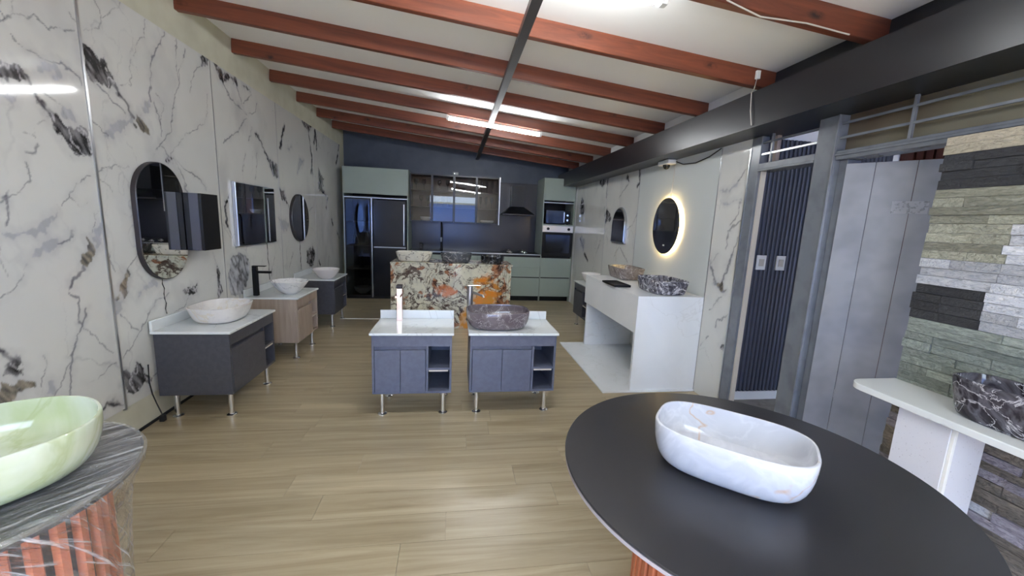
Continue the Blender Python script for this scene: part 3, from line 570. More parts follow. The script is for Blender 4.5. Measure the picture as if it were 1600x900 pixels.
part('lever', B(-0.02, 0.085, -0.014, 0.014, 0.288, 0.294), W['chrome'], o, 0.002)

# ------------------------------------------------------------------ left wall mirrors
def outline(kind, w, h, n=48):
    if kind == 'oval': return [(w/2*math.cos(2*math.pi*i/n), h/2*math.sin(2*math.pi*i/n)) for i in range(n)]
    if kind == 'pill':
        r = w/2; s = h/2-r
        return [(r*math.cos(math.pi*i/24), s+r*math.sin(math.pi*i/24)) for i in range(25)]+[(r*math.cos(math.pi+math.pi*i/24), -s+r*math.sin(math.pi+math.pi*i/24)) for i in range(25)]
    if kind == 'arch': return [(w/2, -h/2)]+[(w/2*math.cos(math.pi*i/24), h/2-w/2*1.15+w/2*1.15*math.sin(math.pi*i/24)) for i in range(25)]+[(-w/2, -h/2)]
    return [(w/2, -h/2), (w/2, h/2), (-w/2, h/2), (-w/2, -h/2)]
def wall_mirror(label, y, z, w, h, kind, xw, face, frame_m, depth=0.03, fw_=0.006):
    o = thing('wall_mirror', label, 'mirror', (xw+face*0.002, y, z)); 
    a, b = sorted((0.0, face*(depth-0.004)))
    part('frame', MB().prism([(u*(1), v_) for u, v_ in outline(kind, w, h)], 'x', a, b), frame_m, o)
    a, b = sorted((face*(depth-0.004), face*depth))
    part('glass', MB().prism([(u*(1-2*fw_/w), v_*(1-2*fw_/h)) for u, v_ in outline(kind, w, h)], 'x', a, b), W['mirror'], o)
    return o
wall_mirror('tall pill-shaped mirror with black cabinet at its side', 3.06, 1.352, 0.455, 0.79, 'pill', XL, 1, W['steel_dk'])
wall_mirror('frameless rectangular mirror on the left marble wall', 4.39, 1.415, 0.79, 0.585, 'rect', XL, 1, W['alu'])
wall_mirror('small oval mirror on the left marble wall', 5.53, 1.39, 0.58, 0.60, 'oval', XL, 1, W['steel_dk'])
o = thing('mirror_cabinet', 'small black open cabinet fixed beside the pill-shaped mirror', 'cabinet', (-1.965, 3.265, 1.143))
part('body', B(0.0, 0.12, 0.0, 0.21, 0.0, 0.42), W['blackm'], o, 0.002); part('side_strip', B(0.038, 0.10, -0.004, -0.0002, 0.0, 0.42), mat('dark_grey_strip', srgb(62,62,68), 0.4), o)
def cord(name, label, pts, m_, r=0.003, cat='cord'):
    g = MB().tube(pts, r, 6); return single(name, g, m_, label, cat, group='mirror cords' if 'mirror' in label else None)
def wob(p, q, k=7, a=0.008):
    return [tuple(p[i]+(q[i]-p[i])*t/k + (a*math.sin(t*2.3+p[1]) if i == 1 and 0 < t < k else 0) for i in range(3)) for t in range(k+1)]
cord('power_cord', 'black cord hanging below the pill-shaped mirror', wob((XL+0.008, 3.02, 0.965), (XL+0.008, 3.03, 0.715)), W['cord_b'])
cord('power_cord', 'black cord hanging below the rectangular left mirror', wob((XL+0.008, 4.60, 1.12), (XL+0.008, 4.62, 0.72)), W['cord_b'])
cord('power_cord', 'black cord hanging below the small oval left mirror', wob((XL+0.008, 5.52, 1.09), (XL+0.008, 5.53, 0.72)), W['cord_b'])
o = cord('power_cord', 'black cord with plug trailing beside the nearest charcoal vanity', [(XL+0.01, 2.81, 0.42), (XL+0.012, 2.80, 0.3), (XL+0.012, 2.815, 0.21), (XL+0.02, 2.83, 0.14), (XL+0.035, 2.835, 0.08), (XL+0.045, 2.835, 0.05)], W['cord_b'], 0.004)
part('plug', B(XL+0.03, XL+0.06, 2.82, 2.85, 0.004, 0.05), W['cord_b'], o, 0.004)

# ------------------------------------------------------------------ right wall: console, mirrors, small things
o = thing('console_counter', 'long white stone waterfall console on the right wall', 'console', (0, 0, 0))
part('floor_slab', B(1.315, XR-0.003, 3.13, 4.585, 0.001, 0.014), W['console'], o, 0.001)
part('near_panel', B(1.575, XR-0.003, 3.15, 3.18, 0.014, 0.8449), W['console'], o); part('far_panel', B(1.6, XR-0.003, 4.50, 4.53, 0.014, 0.8449), W['console'], o)
part('top_slab', B(1.575, XR-0.003, 3.15, 4.53, 0.845, 0.87), W['console'], o, 0.001)
part('apron', B(1.575, 1.5999, 3.1801, 4.53, 0.54, 0.8449), W['console'], o)
basin('basin', 'black and white swirled basin at the near end of the console', (1.92, 3.41, 0.87), 0.172, 0.235, 0.128, W['b_swirl'], 4.5, 0.84)
basin('basin', 'brown grey marbled basin at the far end of the console', (1.955, 4.29, 0.87), 0.155, 0.23, 0.135, W['b_brown'], 5.0, 0.80)
o = thing('tray', 'flat dark tray lying on the console front edge', 'tray', (1.555, 3.62, 0.8702)); part('base', B(0, 0.165, 0, 0.34, 0, 0.012), W['blackm'], o, 0.002)
for q in ((0,0.165,0,0.006), (0,0.165,0.334,0.34), (0,0.006,0.0061,0.3339), (0.159,0.165,0.0061,0.3339)): part('lip', B(*q, 0.0121, 0.02), W['blackm'], o)
o = wall_mirror('arched mirror with pale frame on the right marble wall', 5.10, 1.475, 0.44, 0.47, 'arch', XR, -1, W['alu'], 0.03, 0.02)
cord('power_cord', 'white cord below the arched mirror on the right wall', [(XR-0.006, 5.13, 1.24), (XR-0.006, 5.135, 1.1), (XR-0.006, 5.13, 0.98)], W['cord_w'])
# back-lit oval mirror
o = thing('backlit_mirror', 'oval mirror with glowing warm light ring on plain panel', 'mirror', (XR-0.002, 3.885, 1.48))
ov = lambda k: [(u*k, v_*k) for u, v_ in outline('oval', 0.52, 0.575, 64)]
part('back_box', MB().prism(ov(0.86), 'x', -0.022, -0.0005), W['white'], o)
e0, e1 = ov(0.875), ov(0.965); g = MB(); g.rings([[(-0.010, *p) for p in e0], [(-0.010, *p) for p in e1], [(-0.021, *p) for p in e1], [(-0.021, *p) for p in e0]], closed=True, smooth=False)
part('light_ring', g, W['led'], o)
part('glass', MB().prism(ov(1.0), 'x', -0.029, -0.024), W['mirror'], o); part('touch_icon', B(-0.0305, -0.0292, -0.02, 0.012, -0.205, -0.19), W['white'], o)
cord('power_cord', 'thin white cord above the glowing oval mirror', [(XR-0.006, 3.86, 2.13), (XR-0.006, 3.865, 1.95), (XR-0.006, 3.88, 1.76)], W['cord_w'])
o = thing('security_camera', 'small white dome camera under the charcoal beam', 'camera', (2.13, 3.95, 2.14)); 
part('housing', B(-0.04, 0.05, -0.12, 0.09, -0.045, -0.0005), W['white'], o, 0.008)
part('dome', MB().lathe([(0.036, -0.0452), (0.034, -0.062), (0.022, -0.082), (0.004, -0.09)], 16, 0, -0.02), W['black'], o)
single('camera_cable', MB().tube([(2.17, 3.82, 2.115), (2.175, 3.7, 2.075), (2.178, 3.5, 2.06), (2.178, 3.3, 2.085), (2.178, 3.15, 2.13)], 0.005, 6), W['cord_b'], 'black cable looping from the dome camera along the wall top', 'cable')
o = thing('junction_box', 'tiny white box on a rafter end with hanging wire', 'box', (2.04, 2.665, 2.50)); part('box', B(0, 0.03, 0, 0.02, 0, 0.055), W['white'], o, 0.003)
part('wire', MB().tube([(0.01, 0.01, 0), (-0.03, -0.03, -0.08), (-0.10, -0.10, -0.13), (-0.105, -0.12, -0.25), (-0.1, -0.14, -0.345)], 0.003, 6), W['cord_w'], o)
single('ceiling_cable', MB().tube([(1.03, 1.9, roof(1.03)-0.02), (1.1, 1.86, roof(1.1)+0.06), (1.25, 1.90, roof(1.25)-0.012), (1.45, 1.925, roof(1.45)-0.03), (1.7, 1.92, roof(1.7)-0.01), (1.95, 1.92, roof(1.95)-0.012)], 0.0038, 6), W['cord_w'], 'pale cable sagging along the nearest rafter top right', 'cable')

# ------------------------------------------------------------------ stone display and its shelf
sd = thing('stone_display', 'leaning board clad in bands of split stone strips', 'stone display', (2.1, 0, 0))
part('backing_board', B(0.012, 0.05, 0.55, 1.505, 0.0, 1.885), W['concrete'], sd)
def stone_mat(name, c0, c1):
    mt = mat(name, c0, 0.75); t = NT(mt); v = t.coord((0.2, 0.28, 0.12)); oi = t.n('ShaderNodeObjectInfo')
    q = t.n('ShaderNodeVectorMath', operation='MULTIPLY_ADD'); t.t.links.new(oi.outputs['Location'], q.inputs[0]); q.inputs[1].default_value = (3, 7, 11); t.t.links.new(v, q.inputs[2])
    nn = t.noise(q.outputs[0], 22, 6, 1.0, 0.65); c_ = t.mix(t.rng(nn, 0.35, 0.65), c0, c1); c_ = t.mix(t.rng(t.noise(q.outputs[0], 60, 4, 0.5), 0.55, 0.7, 0, 0.45), c_, srgb(60,58,56))
    hs = t.n('ShaderNodeHueSaturation', Color=c_); t.t.links.new(t.rng(oi.outputs['Random'], 0, 1, 0.66, 1.28), hs.inputs['Value']); t.color(hs.outputs[0]); t.bump(nn, 0.8, 0.015); return mt
ST = {'cream': stone_mat('cream_stone', srgb(208,200,178), srgb(178,170,152)), 'slate': stone_mat('black_slate', srgb(62,64,68), srgb(44,46,50)), 'olive': stone_mat('olive_stone', srgb(168,168,152), srgb(130,132,118)),
      'white': stone_mat('white_marble_stone', srgb(214,216,220), srgb(176,182,194)), 'green': stone_mat('green_grey_stone', srgb(160,168,160), srgb(118,127,121)), 'brown': stone_mat('brown_grey_stone', srgb(146,138,128), srgb(98,94,90)), 'mauve': stone_mat('mauve_stone', srgb(172,168,180), srgb(120,116,128))}
def stone_kind(y, z):
    if z > 1.825: return 'cream'
    if z > 1.68: return 'slate' if y > 1.18 else 'cream'
    if z > 1.385: return 'white' if (z < 1.53 and y < 1.235) else 'olive'
    if z > 1.24: return 'white'
    if z > 1.09: return 'slate' if y > 1.265 else 'white'
    if z > 0.70: return 'white' if 0.86 < z < 0.93 and 1.02 < y < 1.22 else 'green'
    if z > 0.62: return 'brown'
    if z > 0.54: return random.choice(['mauve', 'brown'])
    if z > 0.40: return 'brown'
    return random.choice(['mauve', 'white', 'brown', 'mauve'])
um = {}
z = 0.02
while z < 1.87:
    hh = random.choice((0.034, 0.036, 0.040)); hh = min(hh, 1.89-z); y = 1.515-random.random()*0.01
    while y > 0.56:
        ln = random.choice((0.11, 0.16, 0.2, 0.26, 0.32)); ln = min(ln, y-0.55)
        for za, zb, yb_ in ((1.68, 1.825, 1.18), (1.385, 1.53, 1.235), (1.09, 1.24, 1.265)):
            if za < z+hh/2 <= zb and y > yb_+0.02 > y-ln+0.02: ln = y-yb_
        if ln < 0.02: break
        k = stone_kind(y-ln*0.5, z+hh/2)
        if k not in um: um[k] = B(-1, 0, -0.5, 0.5, -0.5, 0.5).mesh('stone_strip'); um[k].materials.append(ST[k])
        s = bpy.data.objects.new('stone_strip', um[k]); col.objects.link(s); s.parent = sd
        s.location = (0.012, y-ln/2, z+hh/2); s.scale = (0.012+random.random()*0.013, ln-0.0015, hh-0.0015)
        y -= ln
    z += hh
sh = thing('stone_shelf', 'white quartz wall shelf with rounded corner and panel legs', 'shelf', (0, 0, 0))
cr_ = 0.07; pts = [(2.083, 0.5), (2.083, 1.505)]+[(1.812+cr_-cr_*math.sin(math.pi/2*i/8), 1.505-cr_+cr_*math.cos(math.pi/2*i/8)) for i in range(9)]+[(1.812, 0.5)]
part('shelf_slab', MB().prism(pts, 'z', 0.772, 0.80), W['quartz'], sh, 0.003)
part('front_leg_panel', B(1.85, 1.872, 1.12, 1.30, 0.0, 0.7715), W['leg_stone'], sh, 0.002); part('edge_strip', B(1.853, 1.866, 1.108, 1.1199, 0.0, 0.7715), W['white'], sh, 0.001)
part('side_leg_panel', B(1.8725, 2.02, 1.118, 1.14, 0.0, 0.7715), W['leg_stone'], sh, 0.002)
basin('basin', 'black smoky marbled basin on the white stone shelf', (1.975, 0.965, 0.80), 0.1, 0.24, 0.15, W['b_smoke'], 4.0, 0.84)

# ------------------------------------------------------------------ island with three basins
isl = thing('kitchen_island', 'counter clad in cream and orange onyx slabs', 'island', (0, 5.25, 0))
part('front_slab', B(-0.81, 0.587, 0.0, 0.02, 0.0, 0.862), W['onyx'], isl, 0.001); part('core', B(-0.80, 0.765, 0.0205, 0.58, 0.0, 0.862), W['onyx'], isl)
for k in range(6):
    xx = 0.589+k*0.0305; part('flute', MB().prism([(xx+0.015-0.0148*math.cos(math.pi*i/8), 0.02-0.016*math.sin(math.pi*i/8)) for i in range(9)], 'z', 0.0, 0.862), W['onyx'], isl)
part('top_slab', B(-0.815, 0.785, -0.008, 0.60, 0.8625, 0.88), W['onyx'], isl, 0.002)
basin('basin', 'cream black-veined rectangular basin on the onyx island', (-0.53, 5.50, 0.88), 0.24, 0.165, 0.125, W['b_cream'], 4.0, 0.80)
basin('basin', 'dark grey marbled rectangular basin in the island row', (0.03, 5.50, 0.88), 0.215, 0.16, 0.125, W['b_dkgrey'], 4.0, 0.80)
basin('basin', 'small round black basin at the island right end', (0.525, 5.46, 0.88), 0.165, 0.165, 0.105, W['b_black'], 2.1, 0.90)

# ------------------------------------------------------------------ foreground: round table and wrapped stand
def slatted_base(parent, r, z1, nsl, core_r, hw=0.38):
    part('core', MB().lathe([(core_r, 0.0), (core_r, z1)], 48), W['dark'], parent)
    ww = 2*math.pi*r/nsl; sm = MB().prism([(-ww*hw, -0.006), (-ww*hw, 0.011), (-ww*hw*0.7, 0.016), (ww*hw*0.7, 0.016), (ww*hw, 0.011), (ww*hw, -0.006)], 'z', 0.0, z1-0.001).mesh('slat'); sm.materials.append(W['terracotta'])
    for k in range(nsl):
        s = bpy.data.objects.new('slat', sm); col.objects.link(s); s.parent = parent; q = 2*math.pi*k/nsl
        s.location = (r*math.sin(-q), r*math.cos(q), 0); s.rotation_euler = (0, 0, q)
t = thing('round_table', 'round black table with fluted terracotta base in the foreground', 'table', (0.869, 0.982, 0))
part('tabletop', MB().lathe([(0.522, 0.742), (0.526, 0.745), (0.526, 0.7475), (0.524, 0.75)], 128), W['tabletop'], t); part('edge_band', MB().lathe([(0.517, 0.730), (0.525, 0.732), (0.525, 0.7415)], 128), W['tabedge'], t)
slatted_base(t, 0.262, 0.7295, 48, 0.262)
basin('basin', 'white pearl marbled oval basin on the black round table', (0.815, 0.97, 0.75), 0.208, 0.136, 0.13, W['b_pearl'], 3.2, 0.74, rz=-0.715, curve=0.34, th=0.009)
t = thing('wrapped_stand', 'round slatted stand wrapped in clear plastic film', 'stand', (-1.115, 0.985, 0))
part('top_disc', MB().lathe([(0.300, 0.768), (0.312, 0.774), (0.314, 0.79), (0.308, 0.7955)], 96), W['tabletop'], t)
slatted_base(t, 0.225, 0.767, 32, 0.225, 0.27)
film = bpy.data.materials.new('clear_film'); film.use_nodes = True; ft = NT(film); nt = film.node_tree
fa = ft.n('ShaderNodeVertexColor'); fa.layer_name = 'wrap'
def streak(rot, s, sc, dist):
    mp_ = ft.n('ShaderNodeMapping', Vector=fa.outputs[0]); mp_.vector_type = 'TEXTURE'; mp_.inputs['Rotation'].default_value = (0, 0, rot); mp_.inputs['Scale'].default_value = (1.0, s, 1.0)
    return ft.noise(mp_.outputs[0], sc, 3, dist)
nz1 = streak(0.75, 0.05, 3.2, 0.35); nz2 = streak(0.95, 0.035, 2.6, 0.25); nz3 = streak(0.55, 0.3, 3.0, 1.0)
bmp = ft.n('ShaderNodeBump', Height=ft.math('ADD', ft.math('MULTIPLY', nz3, 1.4), ft.math('ADD', nz1, ft.math('MULTIPLY', nz2, 0.7))), Strength=0.9, Distance=0.03)
gl = ft.n('ShaderNodeBsdfGlossy', Roughness=0.08, Normal=bmp.outputs[0]); trn = ft.n('ShaderNodeBsdfTransparent', Color=(0.96, 0.96, 0.97, 1)); df = ft.n('ShaderNodeBsdfDiffuse', Color=(0.75, 0.77, 0.8, 1))
frs = ft.n('ShaderNodeFresnel', IOR=1.75, Normal=bmp.outputs[0]); m1 = nt.nodes.new('ShaderNodeMixShader'); m2 = nt.nodes.new('ShaderNodeMixShader')
nt.links.new(ft.math('MAXIMUM', ft.rng(nz2, 0.54, 0.66, 0.07, 0.6), ft.rng(nz1, 0.55, 0.68, 0.07, 0.55)), m1.inputs[0]); nt.links.new(trn.outputs[0], m1.inputs[1]); nt.links.new(df.outputs[0], m1.inputs[2])  # highlight streaks and faint haze put into the film as pale diffuse colour
nt.links.new(ft.math('MULTIPLY', frs.outputs[0], ft.math('SUBTRACT', 1.0, ft.n('ShaderNodeNewGeometry').outputs['Backfacing'])), m2.inputs[0]); nt.links.new(m1.outputs[0], m2.inputs[1]); nt.links.new(gl.outputs[0], m2.inputs[2])
nt.links.new(m2.outputs[0], nt.nodes['Material Output'].inputs[0])
NF = 160; fr_ = []
for i, (rr, zz) in enumerate([(0.02, 0.7985), (0.12, 0.7985), (0.22, 0.7985), (0.29, 0.799), (0.314, 0.797), (0.321, 0.788), (0.319, 0.772), (0.306, 0.75), (0.288, 0.71), (0.275, 0.65), (0.268, 0.55), (0.264, 0.42), (0.262, 0.28), (0.262, 0.14), (0.264, 0.02)]):
    fr_.append([((rr+(0.0025*math.sin(j*2*math.pi*11/NF+i*0.9)+0.0018*math.sin(j*2*math.pi*27/NF-i*0.7) if 5 < i else 0.0))*math.cos(2*math.pi*j/NF), (rr+(0.0025*math.sin(j*2*math.pi*11/NF+i*0.9)+0.0018*math.sin(j*2*math.pi*27/NF-i*0.7) if 5 < i else 0.0))*math.sin(2*math.pi*j/NF), zz+(0.0012*math.sin(j*0.7+i) if i < 4 else 0)) for j in range(NF)])
pf = part('plastic_film', MB().rings(fr_, True, False), film, t, label='crinkled clear plastic film')
wa = pf.data.color_attributes.new('wrap', 'FLOAT_COLOR', 'POINT'); path = 0.0; vals = []; prev = None
for i, rg in enumerate(fr_):
    rr = math.hypot(rg[0][0], rg[0][1]); zz = rg[0][2]
    if prev: path += math.hypot(rr-prev[0], zz-prev[1])
    prev = (rr, zz)
    for j in range(NF):
        q = ((j/NF+0.62) % 1.0)*2*math.pi
        if i < 5: vals += [rg[j][0]+3, rg[j][1]+3, 0, 1]
        else: vals += [q*0.3, path, 0, 1]
wa.data.foreach_set('color', vals)
basin('basin', 'pale green onyx oval basin on the wrapped stand', (-1.075, 0.975, 0.80), 0.218, 0.185, 0.13, W['b_green'], 2.3, 0.70, rz=0.78, curve=0.38, th=0.009)

# ------------------------------------------------------------------ kitchen along the back wall
KY = 7.2
def shell(o, x0, x1, y0, y1, z0, z1, m_, p=0.018):
    part('side_panel', B(x0, x0+p, y0, y1, z0, z1), m_, o, 0.001); part('side_panel', B(x1-p, x1, y0, y1, z0, z1), m_, o, 0.001)
    part('top_panel', B(x0+p, x1-p, y0, y1, z1-p, z1), m_, o); part('back_panel', B(x0+p, x1-p, y1-0.012, y1, z0, z1-p), W['dark'], o)
# tall unit round the fridge
o = thing('tall_cabinet', 'tall sage green cabinet framing the fridge and glass door', 'cabinet', (0, KY, 0))
shell(o, -1.885, -0.805, 0.0, 0.6, 0.0, 2.265, W['sage'])
part('flap_door', B(-1.865, -0.825, -0.002, 0.018, 1.825, 2.245), W['sage'], o, 0.001)
part('shelf', B(-1.866, -0.824, 0.01, 0.587, 1.77, 1.79), W['dark'], o); part('light_rail', B(-1.866, -0.824, 0.0, 0.0098, 1.757, 1.772), W['alu'], o)
part('divider', B(-1.428, -1.410, 0.0, 0.587, 0.03, 1.757), W['alu'], o)
part('plinth', B(-1.866, -0.824, 0.04, 0.06, 0.0, 0.05), W['blackm'], o)
gd = part('glass_door', MB().box(-1.862, -1.845, -0.004, 0.016, 0.05, 1.752).box(-1.448, -1.431, -0.004, 0.016, 0.05, 1.752).box(-1.845, -1.448, -0.004, 0.016, 0.05, 0.068).box(-1.845, -1.448, -0.004, 0.016, 1.734, 1.752), W['blackm'], o)
part('pane', B(-1.845, -1.448, 0.003, 0.009, 0.068, 1.734), W['glass_dk'], gd); part('frame_edge', B(-1.8665, -1.8622, -0.004, 0.0, 0.0, 1.757), W['alu'], gd)
for zz in (0.52, 0.93, 1.34): part('inner_shelf', B(-1.86, -1.43, 0.03, 0.58, zz, zz+0.018), W['inside'], o)
o = thing('fridge', 'black two-door fridge between the sage cabinets', 'fridge', (0, KY, 0))
part('body', B(-1.395, -0.84, 0.035, 0.56, 0.05, 1.74), W['fridge'], o)
for z0, z1 in ((0.055, 0.915), (0.935, 1.735)):
    d = part('door', B(-1.393, -0.842, -0.012, 0.034, z0, z1), W['fridge'], o, 0.006); part('handle', B(-0.885, -0.868, -0.016, -0.0125, z0+0.03 if z0 > 0.5 else z1-0.5, z1-0.06), W['alu'], d, 0.001)
part('hinge_strip', B(-1.39, -0.845, -0.011, 0.03, 0.9155, 0.9345), W['nickel'], o)
for x, z, h, wd in ((-1.55, 0.948, 0.22, 'taller bottle on the middle'), (-1.63, 0.538, 0.28, 'tallest bottle on the lower'), (-1.75, 0.538, 0.12, 'short jar on the lower'), (-1.72, 0.948, 0.16, 'shorter bottle on the middle')):
    single('bottle', MB().lathe([(0.03, 0), (0.032, 0.01), (0.032, h*0.6), (0.012, h*0.75), (0.012, h)], 14), W['glass_clear'], wd+' shelf behind the dark glass door', 'bottle', (x, KY+0.2, z), 0, 'bottles in the glass door cabinet')
single('ceramic_bowl', MB().lathe([(0.06, 0), (0.13, 0.05), (0.15, 0.12), (0.14, 0.12), (0.05, 0.02)], 24), W['cream'], 'large pale bowl low inside the dark glass door cabinet', 'bowl', (-1.65, KY+0.3, 0.0505))
# base units
def base_unit(label, x0, x1, fronts):
    o = thing('base_cabinet', label, 'cabinet', (0, KY, 0), 0, 'sage base cabinets')
    part('carcass', B(x0, x1, 0.02, 0.58, 0.09, 0.855), W['dark'], o); part('plinth', B(x0, x1, 0.06, 0.08, 0.0, 0.0899), W['blackm'], o)
    for z0, z1 in fronts: part('drawer_front', B(x0+0.002, x1-0.002, 0.0, 0.0195, z0, z1), W['sage'], o, 0.001)
    return o
base_unit('sage base cabinet hidden behind the island, beside the fridge', -0.80, -0.20, ((0.095, 0.44), (0.458, 0.825)))
base_unit('sage base cabinet behind the island basins', -0.20, 0.42, ((0.095, 0.44), (0.458, 0.825)))
base_unit('sage base cabinet behind the island right end', 0.42, 1.0, ((0.095, 0.44), (0.458, 0.825)))
base_unit('sage three-drawer base cabinet under the hob', 1.0, 1.59, ((0.095, 0.44), (0.458, 0.634), (0.637, 0.825)))
o = thing('kitchen_worktop', 'thin dark kitchen worktop with pale front edge', 'worktop', (0, KY, 0))
part('slab', B(-0.803, 1.589, 0.0, 0.595, 0.8555, 0.885), W['splash'], o); part('edge', B(-0.803, 1.589, -0.005, -0.0005, 0.866, 0.885), W['alu'], o)
o = thing('splashback', 'dark glossy splashback panel behind the worktop', 'panel', (0, 7.8, 0)); part('panel', B(-0.80, 1.585, 0.0, 0.018, 0.886, 1.40), W['splash'], o); part('hood_panel', B(0.82, 1.585, 0.0, 0.018, 1.4005, 2.2), W['splash'], o)
# tap, socket, hob
o = thing('kitchen_tap', 'tall black kitchen tap on the dark worktop', 'tap', (-0.24, 7.62, 0.885))
part('column', MB().lathe([(0.028, 0), (0.028, 0.03), (0.018, 0.035), (0.018, 0.44)], 16), W['blackm'], o); part('spout', MB().tube([(0, 0, 0.43)]+[(0, -0.09+0.09*math.cos(math.pi*i/8), 0.43+0.09*math.sin(math.pi*i/8)) for i in range(9)]+[(0, -0.18, 0.24)], 0.014, 10), W['blackm'], o)
part('spray_head', MB().lathe([(0.018, 0.16), (0.02, 0.24)], 12, 0, -0.18), W['nickel'], o)
o = thing('socket_tower', 'small dark pop-up socket block on the worktop', 'socket', (-0.62, 7.66, 0.885)); part('body', B(-0.028, 0.028, -0.03, 0.03, 0, 0.11), W['blackm'], o, 0.004)
for k in range(2): part('outlet', B(-0.02, 0.02, -0.033, -0.0302, 0.015+k*0.045, 0.05+k*0.045), W['steel_dk'], o)
o = thing('gas_hob', 'black gas hob with shiny burners under the hood', 'hob', (1.18, 7.5, 0.8852)); part('glass_plate', B(-0.28, 0.28, -0.22, 0.24, 0, 0.008), W['black'], o, 0.002)
for xx, yy in ((-0.14, -0.1), (0.14, -0.1), (-0.14, 0.12), (0.14, 0.12)):
    b_ = part('burner', MB().lathe([(0.05, 0.0082), (0.048, 0.018), (0.03, 0.024), (0.028, 0.032), (0.005, 0.034)], 18, xx, yy), W['chrome'], o)
    part('grate', MB().box(xx-0.09, xx+0.09, yy-0.005, yy+0.005, 0.036, 0.044).box(xx-0.005, xx+0.005, yy-0.09, yy+0.09, 0.0365, 0.0435), W['blackm'], b_)
o = thing('range_hood', 'dark pyramid range hood with square flue', 'hood', (1.17, 7.798, 0))
part('lip', B(-0.30, 0.30, -0.46, 0.0, 1.585, 1.605), W['steel_dk'], o, 0.002)
part('canopy', MB().add([(-0.30,-0.46,1.6052),(0.30,-0.46,1.6052),(0.30,0,1.6052),(-0.30,0,1.6052),(-0.12,-0.27,1.745),(0.12,-0.27,1.745),(0.12,0,1.745),(-0.12,0,1.745)], [(0,3,2,1),(4,5,6,7),(0,1,5,4),(1,2,6,5),(2,3,7,6),(3,0,4,7)]), W['char'], o)
part('flue', B(-0.115, 0.115, -0.26, 0.0, 1.7452, 2.13), W['char'], o, 0.002)
# glazed wall cabinet
o = thing('glass_wall_cabinet', 'wide smoked-glass wall cabinet with lit shelves of glassware', 'cabinet', (0, 7.40, 0))
x0, x1, z0, z1 = -0.80, 0.80, 1.40, 2.235
part('side_panel', B(x0, x0+0.016, 0.022, 0.39, z0, z1), W['char'], o); part('side_panel', B(x1-0.016, x1, 0.022, 0.39, z0, z1), W['char'], o)
part('bottom_panel', B(x0+0.0161, x1-0.0161, 0.022, 0.39, z0, z0+0.016), W['inside'], o); part('top_panel', B(x0+0.0161, x1-0.0161, 0.022, 0.39, z1-0.016, z1), W['char'], o); part('back_panel', B(x0+0.0161, x1-0.0161, 0.378, 0.39, z0+0.0161, z1-0.0161), W['inside'], o)
part('light_strip', B(x1+0.0005, x1+0.014, 0.0, 0.02, z0-0.01, z1+0.01), W['alu'], o)
xs = [-0.80, -0.41, -0.02, 0.385, 0.80]
for zz in (1.675, 1.96): part('shelf', B(x0+0.0162, x1-0.0162, 0.03, 0.377, zz-0.008, zz+0.008), W['inside'], o)
for a, b in zip(xs[:-1], xs[1:]):
    f = 0.018; a += 0.0015; b -= 0.0015
    d = part('glass_door', MB().box(a, a+f, 0, 0.02, z0, z1).box(b-f, b, 0, 0.02, z0, z1).box(a+f, b-f, 0, 0.02, z0, z0+f).box(a+f, b-f, 0, 0.02, z1-f, z1), W['char'], o)
    part('pane', B(a+f, b-f, 0.006, 0.011, z0+f, z1-f), W['glass'], d)
wine = MB().lathe([(0.033, 0), (0.033, 0.003), (0.005, 0.006), (0.004, 0.075), (0.03, 0.10), (0.039, 0.13), (0.036, 0.165), (0.032, 0.185), (0.031, 0.185), (0.036, 0.13), (0.003, 0.085)], 16).mesh('wine_glass')
flt = MB().lathe([(0.03, 0), (0.03, 0.003), (0.005, 0.006), (0.004, 0.06), (0.022, 0.10), (0.025, 0.15), (0.022, 0.21), (0.021, 0.21), (0.023, 0.15), (0.003, 0.075)], 16).mesh('champagne_flute')
def glassware(me, nm, kind, grp, spots):
    me.materials.append(W['glass_clear'])
    for x, z in spots:
        row_ = sorted(s[0] for s in spots if s[1] == z); lev = 'top' if z > 1.9 else 'middle'
        label = '%s on the %s shelf of the smoked-glass cabinet, %s from left' % (kind, lev, ('first','second','third','fourth','fifth')[row_.index(x)])
        g = link(nm, me, None); g.location = (x, 7.52, z+0.0083); g['label'] = label; g['category'] = 'glass'; g['group'] = grp
glassware(wine, 'wine_glass', 'stemmed wine glass', 'wine glasses', ((-0.70,1.96),(-0.56,1.96),(-0.61,1.675),(-0.49,1.675),(-0.29,1.96),(-0.14,1.96),(-0.33,1.675),(-0.22,1.675),(-0.11,1.675)))
glassware(flt, 'champagne_flute', 'slim flute glass', 'champagne flutes', ((0.48,1.96),(0.58,1.96),(0.68,1.96),(0.47,1.675),(0.57,1.675),(0.67,1.675)))
single('serving_bowl', MB().lathe([(0.05,0),(0.10,0.03),(0.12,0.07),(0.114,0.07),(0.04,0.01)], 24), W['glass_clear'], 'glass bowl on the top shelf of the smoked-glass cabinet', 'bowl', (0.10, 7.55, 1.9683))
single('serving_bowl', MB().lathe([(0.05,0),(0.09,0.03),(0.10,0.07),(0.094,0.07),(0.04,0.01)], 24), W['white'], 'white bowl at the lower left of the smoked-glass cabinet', 'bowl', (-0.53, 7.55, 1.4165))
single('plate_stack', MB().lathe([(0.09,0),(0.13,0.02),(0.13,0.03),(0.12,0.035),(0.13,0.045),(0.12,0.05),(0.05,0.045)], 28), W['white'], 'stacked white plates low at the right of the smoked-glass cabinet', 'plates', (0.60, 7.56, 1.4165))
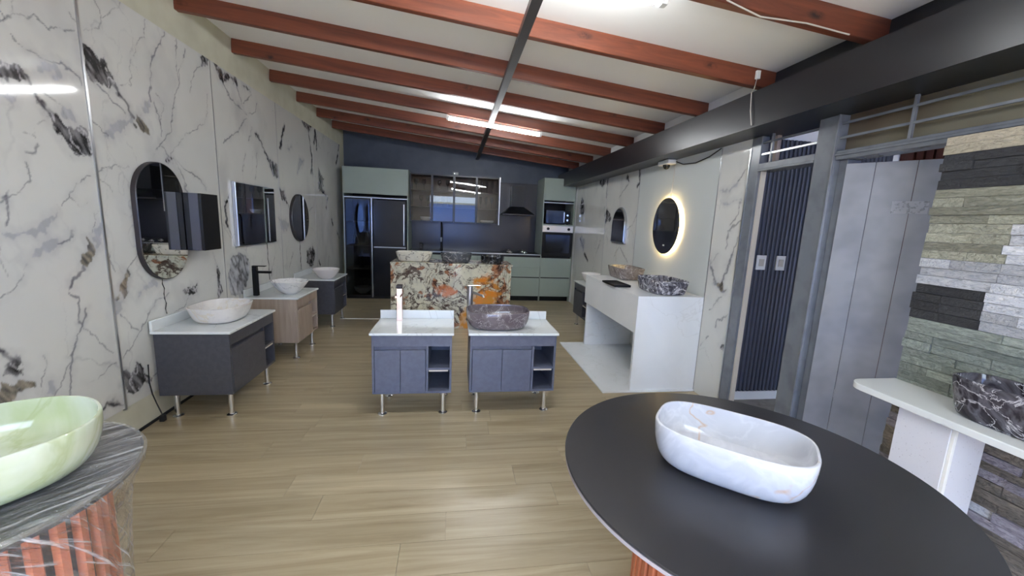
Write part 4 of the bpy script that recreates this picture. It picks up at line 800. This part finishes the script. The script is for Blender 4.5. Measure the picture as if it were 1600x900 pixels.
# oven tower
o = thing('oven_tower', 'tall sage cabinet housing microwave and oven', 'cabinet', (0, KY, 0))
shell(o, 1.592, 2.185, 0.0, 0.6, 0.0, 2.27, W['sage'])
part('upper_door', B(1.611, 2.166, -0.002, 0.018, 1.875, 2.25), W['sage'], o, 0.001); part('gap_shelf', B(1.611, 2.166, 0.02, 0.587, 1.845, 1.862), W['dark'], o); part('light_rail', B(1.611, 2.166, 0.0, 0.0195, 1.83, 1.842), W['alu'], o)
part('niche_shelf', B(1.611, 2.166, 0.0, 0.587, 1.425, 1.45), W['sage'], o); part('niche_lining', B(1.611, 2.166, 0.57, 0.587, 1.45, 1.83), W['blackm'], o)
for z0, z1 in ((0.095, 0.44), (0.46, 0.82)): part('drawer_front', B(1.611, 2.166, 0.0, 0.0195, z0, z1), W['sage'], o, 0.001)
part('carcass', B(1.611, 2.166, 0.02, 0.587, 0.09, 0.835), W['dark'], o); part('plinth', B(1.611, 2.166, 0.06, 0.08, 0.0, 0.0899), W['blackm'], o)
o = thing('microwave', 'black microwave in the oven tower niche', 'microwave', (0, KY, 1.4502))
part('case', B(1.66, 2.13, 0.075, 0.42, 0.01, 0.255), W['blackm'], o, 0.004); d = part('door', B(1.665, 2.01, 0.05, 0.0745, 0.015, 0.25), W['black'], o, 0.003); part('handle', B(1.995, 2.01, 0.02, 0.0495, 0.04, 0.225), W['chrome'], d, 0.003)
part('control_panel', B(2.013, 2.128, 0.055, 0.0745, 0.015, 0.25), W['blackm'], o, 0.002)
for zz in (0.08, 0.17): part('knob', MB().rings([[(2.07+r*math.cos(2*math.pi*j/16), yy, zz+r*math.sin(2*math.pi*j/16)) for j in range(16)] for r, yy in ((0.022, 0.0545), (0.022, 0.045), (0.018, 0.035))]), W['chrome'], o)
for xx in (1.70, 2.09): part('foot', B(xx-0.015, xx+0.015, 0.1, 0.13, 0, 0.0099), W['blackm'], o)
o = thing('built_in_oven', 'black built-in oven with steel control strip', 'oven', (0, KY, 0.84))
part('body', B(1.613, 2.164, 0.02, 0.55, 0.0, 0.58), W['blackm'], o); part('control_strip', B(1.600, 2.176, -0.02, 0.0195, 0.465, 0.583), mat('brushed_steel', srgb(206,200,190), 0.3, 0.85), o, 0.002)
d = part('door', B(1.600, 2.176, -0.022, 0.0195, 0.015, 0.458), W['blackm'], o, 0.003); part('glass', B(1.66, 2.12, -0.0245, -0.0222, 0.08, 0.42), W['black'], d)
for xx in (1.70, 2.09): part('knob', MB().rings([[(xx+r*math.cos(2*math.pi*j/16), yy, 0.525+r*math.sin(2*math.pi*j/16)) for j in range(16)] for r, yy in ((0.026, -0.0203), (0.024, -0.045), (0.018, -0.047))]), W['blackm'], o)
o = thing('small_wall_box', 'small pale box on the back wall above the glass cabinet', 'box', (0.0, 7.815, 2.29)); part('cover', B(-0.05, 0.05, -0.03, 0.0, 0, 0.045), W['white'], o, 0.003); part('lens', B(-0.03, -0.01, -0.033, -0.0303, 0.012, 0.03), W['black'], o)
